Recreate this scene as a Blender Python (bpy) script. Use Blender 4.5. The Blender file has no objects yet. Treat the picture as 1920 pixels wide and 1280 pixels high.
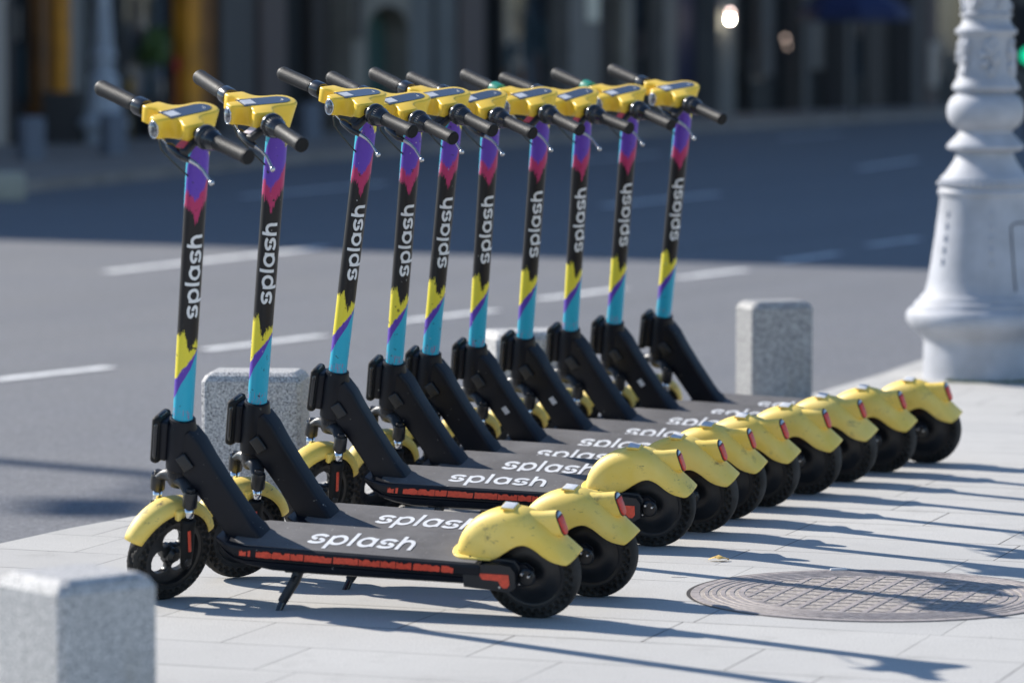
import bpy, bmesh, math, random
from mathutils import Matrix, Vector
R = math.radians
random.seed(7)
SC = bpy.context.scene
COL = SC.collection

# ------------------------------------------------------------------ camera
HC, FPX, YH = 1.4, 7500.0, 53.0
PITCH = math.atan((640 - YH) / FPX)
cd = bpy.data.cameras.new('camera')
cam = bpy.data.objects.new('camera', cd); COL.objects.link(cam)
cam.location = (0, 0, HC)
cam.rotation_euler = (math.pi / 2 - PITCH, 0, 0)
cd.sensor_width = 36.0
cd.lens = FPX / 1920 * 36.0
cd.clip_end = 600
cd.dof.use_dof = True
cd.dof.focus_distance = 10.45
cd.dof.aperture_fstop = 2.9
SC.camera = cam
# ------------------------------------------------------------------ light
SHX, SHY = 1.255, -.90            # ground shadow of one metre of height
sun_dir = Vector((-SHX, -SHY, 1)).normalized()
w = bpy.data.worlds.new('World'); SC.world = w; w.use_nodes = True
nt = w.node_tree; nt.nodes.clear()
sky = nt.nodes.new('ShaderNodeTexSky'); sky.sky_type = 'NISHITA'; sky.sun_disc = False
sky.sun_elevation = math.asin(sun_dir.z)
sky.sun_rotation = math.atan2(sun_dir.x, sun_dir.y)
sky.air_density = 1.0; sky.dust_density = 0.1; sky.ozone_density = 4.0
bg = nt.nodes.new('ShaderNodeBackground'); bg.inputs['Strength'].default_value = 0.112
wo = nt.nodes.new('ShaderNodeOutputWorld')
nt.links.new(sky.outputs[0], bg.inputs[0]); nt.links.new(bg.outputs[0], wo.inputs[0])
sl = bpy.data.lights.new('sun', 'SUN'); sl.energy = 5.0; sl.angle = R(0.5); sl.color = (1.0, 0.945, 0.865)
so = bpy.data.objects.new('sun', sl); COL.objects.link(so)
so.rotation_euler = sun_dir.to_track_quat('Z', 'Y').to_euler()
so.location = (-10, 10, 30)
SC.view_settings.view_transform = 'Standard'; SC.view_settings.look = 'None'
SC.view_settings.gamma = 1; SC.view_settings.exposure = 0.58

# ------------------------------------------------------------------ materials
class NT:
    def __init__(s, name):
        s.m = bpy.data.materials.new(name); s.m.use_nodes = True
        s.t = s.m.node_tree; s.t.nodes.clear()
        s.o = s.n('ShaderNodeOutputMaterial'); s.b = s.n('ShaderNodeBsdfPrincipled')
        s.l(s.b.outputs[0], s.o.inputs[0])
    def n(s, k, **kw):
        x = s.t.nodes.new(k)
        for a, v in kw.items(): setattr(x, a, v)
        return x
    def l(s, a, b): s.t.links.new(a, b)
    def val(s, sock, v):
        if isinstance(v, (int, float)): sock.default_value = v
        elif isinstance(v, (tuple, list)): sock.default_value = v if len(v) != 3 or sock.type == 'VECTOR' else (*v, 1)
        else: s.l(v, sock)
    def math(s, op, a, b=0.0, c=None, clamp=False):
        x = s.n('ShaderNodeMath', operation=op, use_clamp=clamp)
        s.val(x.inputs[0], a); s.val(x.inputs[1], b)
        if c is not None: s.val(x.inputs[2], c)
        return x.outputs[0]
    def mix(s, f, a, b, mode='MIX'):
        x = s.n('ShaderNodeMix', data_type='RGBA', blend_type=mode)
        s.val(x.inputs[0], f); s.val(x.inputs[6], a); s.val(x.inputs[7], b)
        return x.outputs[2]
    def obj(s, rnd=0.0):
        c = s.n('ShaderNodeTexCoord').outputs['Object']
        if rnd:
            oi = s.n('ShaderNodeObjectInfo').outputs['Random']
            k = s.math('MULTIPLY', oi, rnd)
            v = s.n('ShaderNodeVectorMath', operation='ADD'); s.l(c, v.inputs[0]); s.l(k, v.inputs[1]); c = v.outputs[0]
        return c
    def xyz(s, v):
        x = s.n('ShaderNodeSeparateXYZ'); s.l(v, x.inputs[0]); return x.outputs
    def vec(s, x, y, z):
        c = s.n('ShaderNodeCombineXYZ'); s.val(c.inputs[0], x); s.val(c.inputs[1], y); s.val(c.inputs[2], z); return c.outputs[0]
    def noise(s, v, scale, detail=3, rough=0.55, out=0):
        x = s.n('ShaderNodeTexNoise'); s.l(v, x.inputs['Vector'])
        x.inputs['Scale'].default_value = scale; x.inputs['Detail'].default_value = detail; x.inputs['Roughness'].default_value = rough
        return x.outputs[out]
    def scale(s, v, k):
        x = s.n('ShaderNodeVectorMath', operation='MULTIPLY'); s.l(v, x.inputs[0]); x.inputs[1].default_value = k; return x.outputs[0]
    def ramp(s, f, a, b, lo=0.0, hi=1.0):
        x = s.n('ShaderNodeMapRange'); s.val(x.inputs[0], f)
        x.inputs[1].default_value = a; x.inputs[2].default_value = b; x.inputs[3].default_value = lo; x.inputs[4].default_value = hi
        return x.outputs[0]
    def bump(s, h, dist, strength=1.0):
        x = s.n('ShaderNodeBump'); s.l(h, x.inputs['Height']); x.inputs['Distance'].default_value = dist; x.inputs['Strength'].default_value = strength
        s.l(x.outputs[0], s.b.inputs['Normal'])
    def base(s, c): s.val(s.b.inputs['Base Color'], c)
    def set(s, **k):
        for a, v in k.items():
            s.val(s.b.inputs[{'rough': 'Roughness', 'metal': 'Metallic', 'coat': 'Coat Weight', 'coatr': 'Coat Roughness', 'spec': 'Specular IOR Level', 'ior': 'IOR', 'trans': 'Transmission Weight', 'emit': 'Emission Strength', 'emitc': 'Emission Color'}[a]], v)

def plain(name, col, rough=0.5, metal=0.0, var=0.12, vs=30, coat=0.0, spec=0.5, bmp=0.0, bs=200, rnd=5.0):
    t = NT(name); v = t.obj(rnd)
    n = t.noise(v, vs, 4)
    t.base(t.mix(t.ramp(n, .35, .65), tuple(c * (1 - var) for c in col), tuple(min(1, c * (1 + var)) for c in col)))
    t.set(rough=t.ramp(n, .3, .7, max(.02, rough - .06), min(1, rough + .08)), metal=metal, coat=coat, spec=spec)
    if bmp: t.bump(t.noise(v, bs, 2), bmp)
    return t.m

MAT = {}
def mat(k): return MAT[k]

# paints and rubbers of the scooters
def mk_frame():
    t = NT('black_powder_coat'); v = t.obj(3.0)
    n = t.noise(v, 14, 4); sc = t.noise(t.scale(v, (60, 200, 60)), 1.6, 5, .7)
    dust = t.math('MULTIPLY', t.ramp(sc, .62, .75), t.ramp(n, .45, .65))
    chips = t.ramp(t.noise(v, 90, 2), .735, .76)
    c = t.mix(t.ramp(n, .35, .7), (.0042, .0056, .0100), (.0080, .0095, .0150))
    c = t.mix(t.math('MULTIPLY', dust, .3), c, (.06, .06, .06)); c = t.mix(chips, c, (.25, .24, .22))
    t.base(c); t.set(rough=t.ramp(n, .3, .7, .40, .52), spec=.26); t.bump(t.noise(v, 500, 2), .0002, .5)
    return t.m
MAT['frame'] = mk_frame()
def mk_yellow(name, a, b, rough, scuff):
    t = NT(name); v = t.obj(11.0)
    n = t.noise(v, 9, 4, .6)
    c = t.mix(t.ramp(n, .35, .65), a, b)
    s1 = t.noise(t.scale(v, (1, 1, 1)), 26, 6, .75); s2 = t.noise(t.scale(v, (30, 30, 120)), 1.3, 4, .7)
    k = t.math('MULTIPLY', t.ramp(s1, .56, .70), t.ramp(n, .46, .62)); k2 = t.ramp(s2, .655, .70)
    c = t.mix(t.math('MULTIPLY', k, scuff), c, (.16, .125, .07)); c = t.mix(t.math('MULTIPLY', k2, scuff * .8), c, (.10, .085, .06))
    t.base(c); t.set(rough=t.ramp(n, .3, .7, rough, rough + .1), spec=.45)
    return t.m
MAT['yellow'] = mk_yellow('yellow_plastic', (.88, .56, .040), (.91, .61, .06), .32, .05)
MAT['fender'] = mk_yellow('faded_yellow_plastic', (.90, .625, .105), (.93, .69, .18), .48, .95)
MAT['black_gloss'] = plain('glossy_black', (.010, .012, .016), .22, var=.2, coat=.3)
MAT['satin'] = plain('satin_black', (.014, .015, .018), .36, var=.25)
MAT['black_matt'] = plain('matt_black_plastic', (.012, .013, .016), .5, var=.2)
MAT['rubber'] = plain('black_rubber', (.0105, .0105, .011), .68, var=.3, vs=18, spec=.25, bmp=.0004, bs=300)
MAT['tyre'] = plain('dusty_tyre_rubber', (.036, .0335, .031), .78, var=.5, vs=12, spec=.25, bmp=.0005, bs=260)
MAT['hub'] = plain('black_hub_metal', (.010, .0105, .012), .38, var=.25)
MAT['rim'] = plain('worn_black_rim', (.018, .018, .019), .42, var=.5, vs=25)
MAT['chrome'] = plain('bright_steel', (.62, .63, .65), .16, 1.0, var=.06)
MAT['alu'] = plain('satin_aluminium', (.55, .56, .58), .30, 1.0, var=.1)
MAT['red'] = plain('scratched_red_reflector', (.72, .075, .035), .38, var=.15, vs=80)
MAT['lens'] = plain('red_lens', (.66, .035, .015), .38, var=.2, vs=120)
MAT['white'] = plain('white_print', (.72, .72, .72), .5, var=.06)
MAT['plate'] = plain('grey_white_plate', (.60, .61, .63), .45, var=.10, vs=60)
MAT['tagred'] = plain('red_tag', (.62, .07, .09), .35, var=.1)
MAT['tagwhite'] = plain('pinkish_white_tag', (.75, .62, .60), .35, var=.1)
MAT['green'] = plain('green_collar', (.02, .26, .17), .35, var=.1)
MAT['cable'] = plain('dark_cable', (.022, .022, .012), .45, var=.1)
def mk_display():
    t = NT('display_glass'); t.base((.045, .052, .075)); t.set(rough=.20, coat=.4, coatr=.05, spec=.6); return t.m
MAT['display'] = mk_display()
def mk_light():
    t = NT('headlight_glass'); v = t.obj(); n = t.noise(v, 120, 2)
    t.base(t.mix(t.ramp(n, .4, .6), (.05, .055, .06), (.22, .23, .25))); t.set(rough=.06, coat=1.0, coatr=.02, metal=.35); return t.m
MAT['headlight'] = mk_light()
def mk_mat():
    t = NT('grip_tape'); v = t.obj(7.0); n = t.noise(v, 7, 5, .65); g = t.noise(v, 420, 2)
    sc = t.ramp(t.noise(t.scale(v, (14, 90, 1)), 1.5, 5, .7), .60, .72)
    c = t.mix(t.ramp(n, .35, .7), (.090, .084, .083), (.155, .147, .144))
    c = t.mix(t.math('MULTIPLY', sc, .25), c, (.26, .25, .24)); c = t.mix(t.ramp(t.noise(v, 150, 2), .70, .74), c, (.34, .33, .31))
    t.base(c); t.set(rough=.72, spec=.5); t.bump(g, .0006, .8); return t.m
MAT['tape'] = mk_mat()
def mk_grip():
    t = NT('knurled_rubber_grip'); v = t.obj(); x, y, z = t.xyz(v)
    a = t.math('MULTIPLY', t.math('ARCTAN2', z, t.math('SUBTRACT', x, .08)), .0178)
    k = 750.0
    f = t.math('MULTIPLY', t.math('SINE', t.math('MULTIPLY', t.math('ADD', y, a), k)), t.math('SINE', t.math('MULTIPLY', t.math('SUBTRACT', y, a), k)))
    f2 = t.ramp(f, -.4, .6)
    t.base(t.mix(f2, (.007, .0072, .008), (.042, .042, .045))); t.set(rough=.55, spec=.4); t.bump(f2, .0022, 1.0); return t.m
MAT['grip'] = mk_grip()

def mk_stem():
    """printed paint pattern: cyan, purple, yellow over black, with a red and purple top"""
    t = NT('painted_stem'); v = t.obj(); x, y, z = t.xyz(v)
    th = t.math('SUBTRACT', t.math('ARCTAN2', y, x), R(50)); s = t.math('SINE', th)
    rnd_ = t.math('MULTIPLY', t.n('ShaderNodeObjectInfo').outputs['Random'], 13.0)
    q = t.vec(t.math('MULTIPLY', s, .9), t.math('ADD', t.math('COSINE', th), rnd_), t.math('MULTIPLY', z, 9.0))
    nz = t.math('SUBTRACT', t.noise(q, 9.0, 5, .8), .5)
    streak = t.math('SUBTRACT', t.noise(t.vec(t.math('MULTIPLY', s, 15.0), t.math('ADD', t.math('MULTIPLY', s, 4.0), rnd_), t.math('MULTIPLY', z, 30.0)), 1.0, 3, .6), .5)
    def curve(pts):                       # piecewise height boundary as a function of s
        c = t.n('ShaderNodeFloatCurve'); cm = c.mapping; cu = cm.curves[0]
        while len(cu.points) > 2: cu.points.remove(cu.points[1])
        pts = [((p + 1) / 2, h) for p, h in pts]
        cu.points[0].location = pts[0]; cu.points[-1].location = pts[-1]
        for p in pts[1:-1]: cu.points.new(*p)
        for p in cu.points: p.handle_type = 'VECTOR'
        cm.update()
        t.l(t.math('MULTIPLY_ADD', s, .5, .5), c.inputs['Value']); return c.outputs[0]
    def above(b, rag=0.0, rag2=0.0):
        h = z
        if rag: h = t.math('ADD', h, t.math('MULTIPLY', nz, rag))
        if rag2: h = t.math('ADD', h, t.math('MULTIPLY', streak, rag2))
        return t.math('GREATER_THAN', h, b)
    cyan, purple, yell, black, red = (.025, .40, .56), (.115, .048, .40), (.78, .66, .05), (.010, .010, .012), (.44, .030, .12)
    c = t.mix(above(curve([(-1, .055), (-.4, .100), (.1, .125), (.45, .142), (1, .185)])), cyan, purple)
    c = t.mix(above(curve([(-1, .105), (-.4, .137), (.2, .158), (.75, .178), (1, .192)]), .028, .012), c, yell)
    c = t.mix(above(curve([(-1, .222), (-.6, .232), (-.35, .240), (-.12, .222), (0, .196), (.25, .190), (.5, .200), (.7, .212), (1, .205)]), .050, .060), c, black)
    c = t.mix(above(curve([(-1, .552), (-.7, .556), (-.45, .553), (-.2, .548), (0, .532), (.15, .520), (.3, .525), (.5, .548), (.7, .562), (1, .575)]), .045, .060), c, red)
    c = t.mix(above(curve([(-1, .585), (-.75, .598), (-.5, .590), (-.2, .582), (0, .574), (.3, .588), (.7, .606), (1, .64)]), .040, .045), c, purple)
    ce = t.math('GREATER_THAN', t.math('ADD', t.math('ADD', z, t.math('MULTIPLY', nz, .02)), 0), curve([(-1, .545), (-.94, .57), (-.89, .655), (-.7, .688), (-.35, .712), (0, .77), (1, .9)]))
    c = t.mix(ce, c, cyan)
    c = t.mix(above(curve([(-1, .9), (-.2, .80), (.1, .760), (.35, .722), (.7, .708), (1, .690)]), .05, .05), c, yell)
    # pink brush marks at the foot and little paint chips
    pk = t.math('MULTIPLY', t.math('LESS_THAN', z, t.math('ADD', .022, t.math('MULTIPLY', streak, .08))), t.math('GREATER_THAN', streak, .10))
    c = t.mix(pk, c, (.50, .04, .16))
    v = t.obj(17.0)
    c = t.mix(t.ramp(t.noise(v, 75, 3), .68, .70), c, (.02, .02, .02))
    c = t.mix(t.ramp(t.noise(t.scale(v, (1, 1, .5)), 110, 2), .74, .76), c, (.5, .5, .48))
    t.base(c); t.set(rough=.38, spec=.35); return t.m
MAT['stem'] = mk_stem()

# setting materials
AX, AY, BX, BY = .942, -.336, .336, .942           # paving axes a and b in the world
def mk_paving():
    t = NT('light_granite_paving'); v = t.n('ShaderNodeNewGeometry').outputs['Position']; x, y, z = t.xyz(v)
    a = t.math('ADD', t.math('MULTIPLY', x, AX), t.math('MULTIPLY', y, AY)); b = t.math('ADD', t.math('MULTIPLY', x, BX), t.math('MULTIPLY', y, BY))
    bb = t.math('DIVIDE', t.math('SUBTRACT', b, .07), .33); row = t.math('FLOOR', bb); fb = t.math('FRACT', bb)
    wn = t.n('ShaderNodeTexWhiteNoise', noise_dimensions='1D'); t.l(row, wn.inputs['W'])
    aa = t.math('ADD', t.math('DIVIDE', t.math('ADD', a, 50.0), .60), wn.outputs[0]); colm = t.math('FLOOR', aa); fa = t.math('FRACT', aa)
    da = t.math('MULTIPLY', t.math('MINIMUM', fa, t.math('SUBTRACT', 1.0, fa)), .60); db = t.math('MULTIPLY', t.math('MINIMUM', fb, t.math('SUBTRACT', 1.0, fb)), .33)
    jw = t.ramp(t.noise(v, 1.7, 2), .35, .65, .0007, .0026)
    ja = t.math('LESS_THAN', da, jw); jb = t.math('LESS_THAN', db, t.math('MULTIPLY', jw, 1.3)); j = t.math('MAXIMUM', ja, jb)
    w2 = t.n('ShaderNodeTexWhiteNoise', noise_dimensions='2D'); t.l(t.vec(row, colm, 0), w2.inputs['Vector'])
    g = t.noise(v, 260, 2, .6); m = t.noise(v, 1.1, 5, .6); m2 = t.noise(v, 14, 4, .6)
    c = t.mix(t.ramp(g, .38, .62), (.39, .378, .356), (.60, .585, .553))
    c = t.mix(t.math('MULTIPLY', w2.outputs[0], .30), c, (.35, .345, .34))
    c = t.mix(t.ramp(m, .42, .75, 0, .38), c, (.31, .30, .28)); st = t.noise(t.scale(v, (1, 1, 1)), 3.7, 6, .7); c = t.mix(t.ramp(st, .56, .70, 0, .30), c, (.27, .26, .24)); c = t.mix(t.ramp(m2, .55, .8, 0, .25), c, (.33, .325, .32))
    c = t.mix(t.ramp(t.noise(v, 60, 2), .74, .76, 0, .8), c, (.16, .15, .14))
    c = t.mix(t.math('MULTIPLY', j, .85), c, (.045, .04, .036))
    t.base(c); t.set(rough=.8, spec=.3)
    hh = t.math('SUBTRACT', t.math('MULTIPLY', g, .12), j); t.bump(hh, .002, .5); return t.m
MAT['paving'] = mk_paving()
def mk_asphalt():
    t = NT('asphalt'); v = t.n('ShaderNodeNewGeometry').outputs['Position']
    g = t.noise(v, 85, 4, .8); g2 = t.noise(v, 30, 4, .7); m = t.noise(v, .7, 4, .6)
    x, y, z = t.xyz(v)
    tr = t.noise(t.vec(t.math('MULTIPLY', t.math('SUBTRACT', t.math('MULTIPLY', x, .91), t.math('MULTIPLY', y, .42)), 1.6), t.math('MULTIPLY', t.math('ADD', t.math('MULTIPLY', x, .42), t.math('MULTIPLY', y, .91)), .12), 0), 1.0, 3)
    c = t.mix(t.ramp(g, .38, .62), (.085, .090, .105), (.250, .253, .268))
    c = t.mix(t.ramp(g2, .42, .62, 0, .55), c, (.115, .118, .125)); c = t.mix(t.ramp(m, .4, .7, 0, .25), c, (.20, .195, .185))
    c = t.mix(t.ramp(tr, .45, .7, 0, .25), c, (.11, .112, .12))
    c = t.mix(t.ramp(t.noise(v, 70, 2), .68, .72, 0, .7), c, (.36, .35, .33))
    t.base(c); t.set(rough=.78, spec=.4); t.bump(t.math('ADD', g, g2), .004, .6); return t.m
MAT['asphalt'] = mk_asphalt()
def mk_granite(name='speckled_granite', tint=1.0):
    t = NT(name); v = t.obj(); vo = t.n('ShaderNodeTexVoronoi'); t.l(v, vo.inputs['Vector']); vo.inputs['Scale'].default_value = 210
    sp = t.noise(v, 170, 3, .7); st = t.noise(t.scale(v, (1, 1, .35)), 6, 4)
    c = t.mix(t.ramp(sp, .40, .60), (.22 * tint, .22 * tint, .225 * tint), (.66 * tint, .645 * tint, .62 * tint))
    c = t.mix(t.ramp(t.noise(v, 135, 2), .63, .66), c, (.06, .06, .065)); c = t.mix(t.ramp(st, .58, .72, 0, .4), c, (.30, .25, .17))
    t.base(c); t.set(rough=.62, spec=.4); t.bump(sp, .0008, .5); return t.m
MAT['granite'] = mk_granite(); MAT['granite_dark'] = mk_granite('fine_grey_granite', .72)
MAT['lamp_paint'] = plain('pale_grey_paint', (.41, .42, .45), .58, var=.13, vs=7, rnd=0, spec=.3)
MAT['marking'] = plain('worn_road_paint', (.74, .74, .73), .7, var=.25, vs=9, rnd=0)
MAT['iron'] = plain('weathered_cast_iron', (.31, .272, .258), .65, var=.22, vs=40, rnd=0, bmp=.001)
MAT['sand'] = plain('dusty_grit', (.35, .31, .275), .9, var=.35, vs=90, rnd=0, bmp=.002)
MAT['gap'] = plain('dark_gap', (.03, .026, .025), .9, rnd=0)
MAT['leaf'] = plain('dry_leaf', (.62, .42, .12), .6, var=.3, vs=60)
MAT['moss'] = plain('moss', (.10, .14, .03), .9, var=.4, vs=60)
MAT['paper'] = plain('white_paper', (.7, .7, .7), .7)

# ------------------------------------------------------------------ mesh helpers
class MB:
    def __init__(s): s.bm = bmesh.new()
    def grid(s, rows, cu=False, cap0=False, cap1=False, closev=False):
        bm = s.bm; V = [[bm.verts.new(p) for p in r] for r in rows]; n = len(rows[0]); m = len(rows)
        for i in range(m if closev else m - 1):
            A, B = V[i], V[(i + 1) % m]
            for j in range(n if cu else n - 1):
                k = (j + 1) % n
                try: bm.faces.new((A[j], A[k], B[k], B[j]))
                except ValueError: pass
        if cap0: bm.faces.new(list(reversed(V[0])))
        if cap1: bm.faces.new(V[-1])
        return s
    def tube(s, path, rad, n=16, caps=True, flat=1.0, up=None):
        path = [Vector(p) for p in path]; rows = []
        if not isinstance(rad, (list, tuple)): rad = [rad] * len(path)
        prev = None
        for i, p in enumerate(path):
            d = (path[min(i + 1, len(path) - 1)] - path[max(i - 1, 0)]).normalized()
            if prev is None:
                a = up and Vector(up) or (Vector((0, 0, 1)) if abs(d.z) < .9 else Vector((1, 0, 0)))
                u = (a - d * a.dot(d)).normalized()
            else: u = (prev - d * prev.dot(d)).normalized()
            prev = u; vv = d.cross(u)
            rows.append([p + (u * math.cos(2 * math.pi * k / n) + vv * flat * math.sin(2 * math.pi * k / n)) * rad[i] for k in range(n)])
        return s.grid(rows, True, caps, caps)
    def lathe(s, prof, n=32, M=None, caps=True):
        M = M or Matrix(); rows = []
        for r, h in prof:
            rows.append([M @ Vector((max(r, 1e-5) * math.cos(2 * math.pi * k / n), max(r, 1e-5) * math.sin(2 * math.pi * k / n), h)) for k in range(n)])
        return s.grid(rows, True, caps, caps)
    def prism(s, out, fn, h0, h1, bev=0.0, seg=2):
        """2-D outline (ccw) extruded from h0 to h1, fn(u,v,h)->Vector, rounded rims by insets"""
        n = len(out)
        def inset(d):
            r = []
            for i in range(n):
                a, b, c = Vector(out[i - 1]), Vector(out[i]), Vector(out[(i + 1) % n])
                e1 = (b - a).normalized(); e2 = (c - b).normalized()
                n1 = Vector((-e1.y, e1.x)); n2 = Vector((-e2.y, e2.x)); m = (n1 + n2)
                m = m.normalized() / max(.45, math.sqrt(max(0, (1 + n1.dot(n2)) / 2))) if m.length > 1e-6 else n1
                r.append(b + m * d)
            return r
        lv = []
        if bev:
            for k in range(seg + 1):
                a = math.pi / 2 * k / seg; lv.append((h0 + bev * (1 - math.sin(a)), bev * (1 - math.cos(a))))
            lv = lv[::1]
            lv = [(h0 + bev * (1 - math.cos(math.pi / 2 * k / seg)), bev * (1 - math.sin(math.pi / 2 * k / seg))) for k in range(seg + 1)]
            lv += [(h1 - bev * (1 - math.cos(math.pi / 2 * k / seg)), bev * (1 - math.sin(math.pi / 2 * k / seg))) for k in range(seg, -1, -1)]
        else: lv = [(h0, 0), (h1, 0)]
        rows = [[fn(p[0], p[1], h) for p in inset(d)] for h, d in lv]
        return s.grid(rows, True, True, True)
    def box(s, c, d, M=None, bev=0.0, seg=2):
        M = M or Matrix(); x, y = d[0] / 2, d[1] / 2; c = Vector(c)
        if bev:
            o = []
            for sx, sy, a0 in ((1, 1, 0), (-1, 1, 90), (-1, -1, 180), (1, -1, 270)):
                for k in range(seg + 1):
                    a = R(a0 + 90 * k / seg); o.append((sx * (x - bev) + bev * math.cos(a), sy * (y - bev) + bev * math.sin(a)))
        else: o = [(x, y), (-x, y), (-x, -y), (x, -y)]
        return s.prism(o, lambda u, v, h: M @ (c + Vector((u, v, h))), -d[2] / 2, d[2] / 2, bev * .95, seg)
    def done(s, name, m, parent=None, basis=None, smooth=40, sub=0):
        me = bpy.data.meshes.new(name); bm = s.bm
        bmesh.ops.recalc_face_normals(bm, faces=bm.faces); bm.to_mesh(me); bm.free()
        me.materials.append(MAT[m] if isinstance(m, str) else m)
        o = bpy.data.objects.new(name, me); COL.objects.link(o)
        if smooth:
            me.shade_smooth()
            if smooth < 180: me.set_sharp_from_angle(angle=R(smooth))
        if parent: o.parent = parent
        if basis is not None: o.matrix_basis = basis
        if sub:
            md = o.modifiers.new('sub', 'SUBSURF'); md.levels = sub; md.render_levels = sub
        return o

def thing(name, label, cat, loc=(0, 0, 0), rz=0, group=None):
    o = bpy.data.objects.new(name, None); COL.objects.link(o); o.empty_display_size = .1
    o.location = loc; o.rotation_euler = (0, 0, rz); o['label'] = label; o['category'] = cat
    if group: o['group'] = group
    return o
def tag(o, label, cat, group=None):
    o['label'] = label; o['category'] = cat
    if group: o['group'] = group
    return o
def copy_tree(o, parent=None):
    c = o.copy(); COL.objects.link(c); c.parent = parent
    if parent is not None: c.matrix_basis = o.matrix_basis.copy()
    for ch in list(o.children): copy_tree(ch, c)
    return c
def lerp(a, b, k): return a + (b - a) * k
def interp(tab, x):
    if x <= tab[0][0]: return tab[0][1]
    for (a, u), (b, v) in zip(tab, tab[1:]):
        if x <= b: return lerp(u, v, (x - a) / (b - a))
    return tab[-1][1]
RX = lambda a: Matrix.Rotation(R(a), 4, 'X'); RY = lambda a: Matrix.Rotation(R(a), 4, 'Y'); RZ = lambda a: Matrix.Rotation(R(a), 4, 'Z')
T = lambda x, y, z: Matrix.Translation((x, y, z))
YAXIS = RX(-90)                         # lathe axis along +Y

# ------------------------------------------------------------------ lettering (monoline rounded alphabet)
def arc(cx, cy, rx, ry, a0, a1, n=14):
    return [(cx + rx * math.cos(R(lerp(a0, a1, k / n))), cy + ry * math.sin(R(lerp(a0, a1, k / n)))) for k in range(n + 1)]
def line(a, b, n=6): return [(lerp(a[0], b[0], k / n), lerp(a[1], b[1], k / n)) for k in range(n + 1)]
def word():
    """strokes of the word 'splash': x-height 1, returns list of polylines"""
    S = []; x = 0.0
    def put(strokes, w):
        nonlocal x
        for st in strokes: S.append([(px + x, py) for px, py in st])
        x += w
    s_ = [arc(.50, .68, .40, .22, 22, 180, 12) + arc(.46, .70, .36, .22, 190, 262, 6), arc(.48, .30, .36, .22, 82, -10, 8) + arc(.44, .32, .40, .22, -18, -158, 12)]
    put(s_, 1.10)
    put([arc(.56, .5, .41, .41, 150, 510, 26), line((.15, .90), (.15, -.42))], 1.26)
    put([line((.12, .0), (.12, 1.32))], .46)
    put([arc(.50, .5, .41, .41, 30, 390, 26), line((.91, .92), (.91, .08))], 1.22)
    put(s_, 1.10)
    put([line((.12, 0), (.12, 1.32)), arc(.48, .5, .36, .41, 180, 0, 14) + line((.84, .48), (.84, .0))], 1.0)
    return S, x
def letter_mesh(fn, w=.185):
    """fn(u, v, lift) -> Vector; every stroke is a flat ribbon, each lifted a hair over the last"""
    mb = MB(); S, W = word()
    for i, st in enumerate(S):
        L, Rr = [], []
        for k, p in enumerate(st):
            a = Vector(st[max(k - 1, 0)]); b = Vector(st[min(k + 1, len(st) - 1)]); d = (b - a).normalized(); nn = Vector((-d.y, d.x)) * w / 2
            L.append(fn(p[0] + nn.x, p[1] + nn.y, i)); Rr.append(fn(p[0] - nn.x, p[1] - nn.y, i))
        mb.grid([L, [(a + b) / 2 if False else (Vector(a) + Vector(b)) / 2 for a, b in zip(L, Rr)], Rr])
    return mb, W

# ------------------------------------------------------------------ the scooter (local: x forward, y left, z up, origin on the ground under the rear wheel)
AL = R(10.85); SO = Vector((.836, 0, .473))
def steer(phi): return Matrix.Translation(SO) @ Matrix.Rotation(-AL, 4, 'Y') @ Matrix.Rotation(phi, 4, 'Z')
FIX = T(SO.x, SO.y, SO.z) @ Matrix.Rotation(-AL, 4, 'Y')       # head tube frame (does not steer)
STEER = {}                              # objects that turn with the bars -> extra basis
def tyre_mesh(R0=.1205, hw=.0255, ri=.087, tread=False):
    N = 30 * 8; prof = []
    for k in range(-9, 10):
        u = k / 9; a = u * math.pi / 2
        y = hw * math.sin(a) if abs(u) < .99 else hw * math.copysign(1, u)
        prof.append((hw * math.copysign(abs(math.sin(a)) ** .75, a), R0 - .017 * (1 - math.cos(a) ** .8 if abs(u) < 1 else 1), u))
    side = [(.0262, .1005), (.0262, .0985), (.0262, .0965), (.0262, .0945), (.0255, .0915), (.0235, .0895), (.021, ri)]
    full = [(-y, r, -2) for y, r in reversed(side)] + [p for p in prof] + [(y, r, 2) for y, r in side]
    rows = []
    for i in range(N):
        th = 2 * math.pi * i / N; row = []
        for y, r, u in full:
            rr, yy = r, y
            ph = (i / 8.0) % 1.0
            for r0, off in ((.1045, 0.0), (.0955, .5)):
                if r0 < .1 and abs(u) < 1: continue
                d = ((((ph + off) % 1.0) - .5) * 2 * math.pi * r0 / 30 / .0070) ** 2 + ((r - r0) / .0055) ** 2
                if d < 1 and abs(y) > .015: yy = y - math.copysign(.0095 * (1 - d) ** .4, y)
            if abs(u) < .75 and tread:
                zz = abs(((i / 15.0) % 1.0) - .5) * 2
                for c0 in (-.55, 0.0, .55):
                    if abs(u - (c0 + (zz - .5) * .26)) < .075: rr -= .0035
            row.append((rr * math.cos(th), yy, rr * math.sin(th)))
        rows.append(row)
    return MB().grid(rows, False, closev=True)

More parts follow.
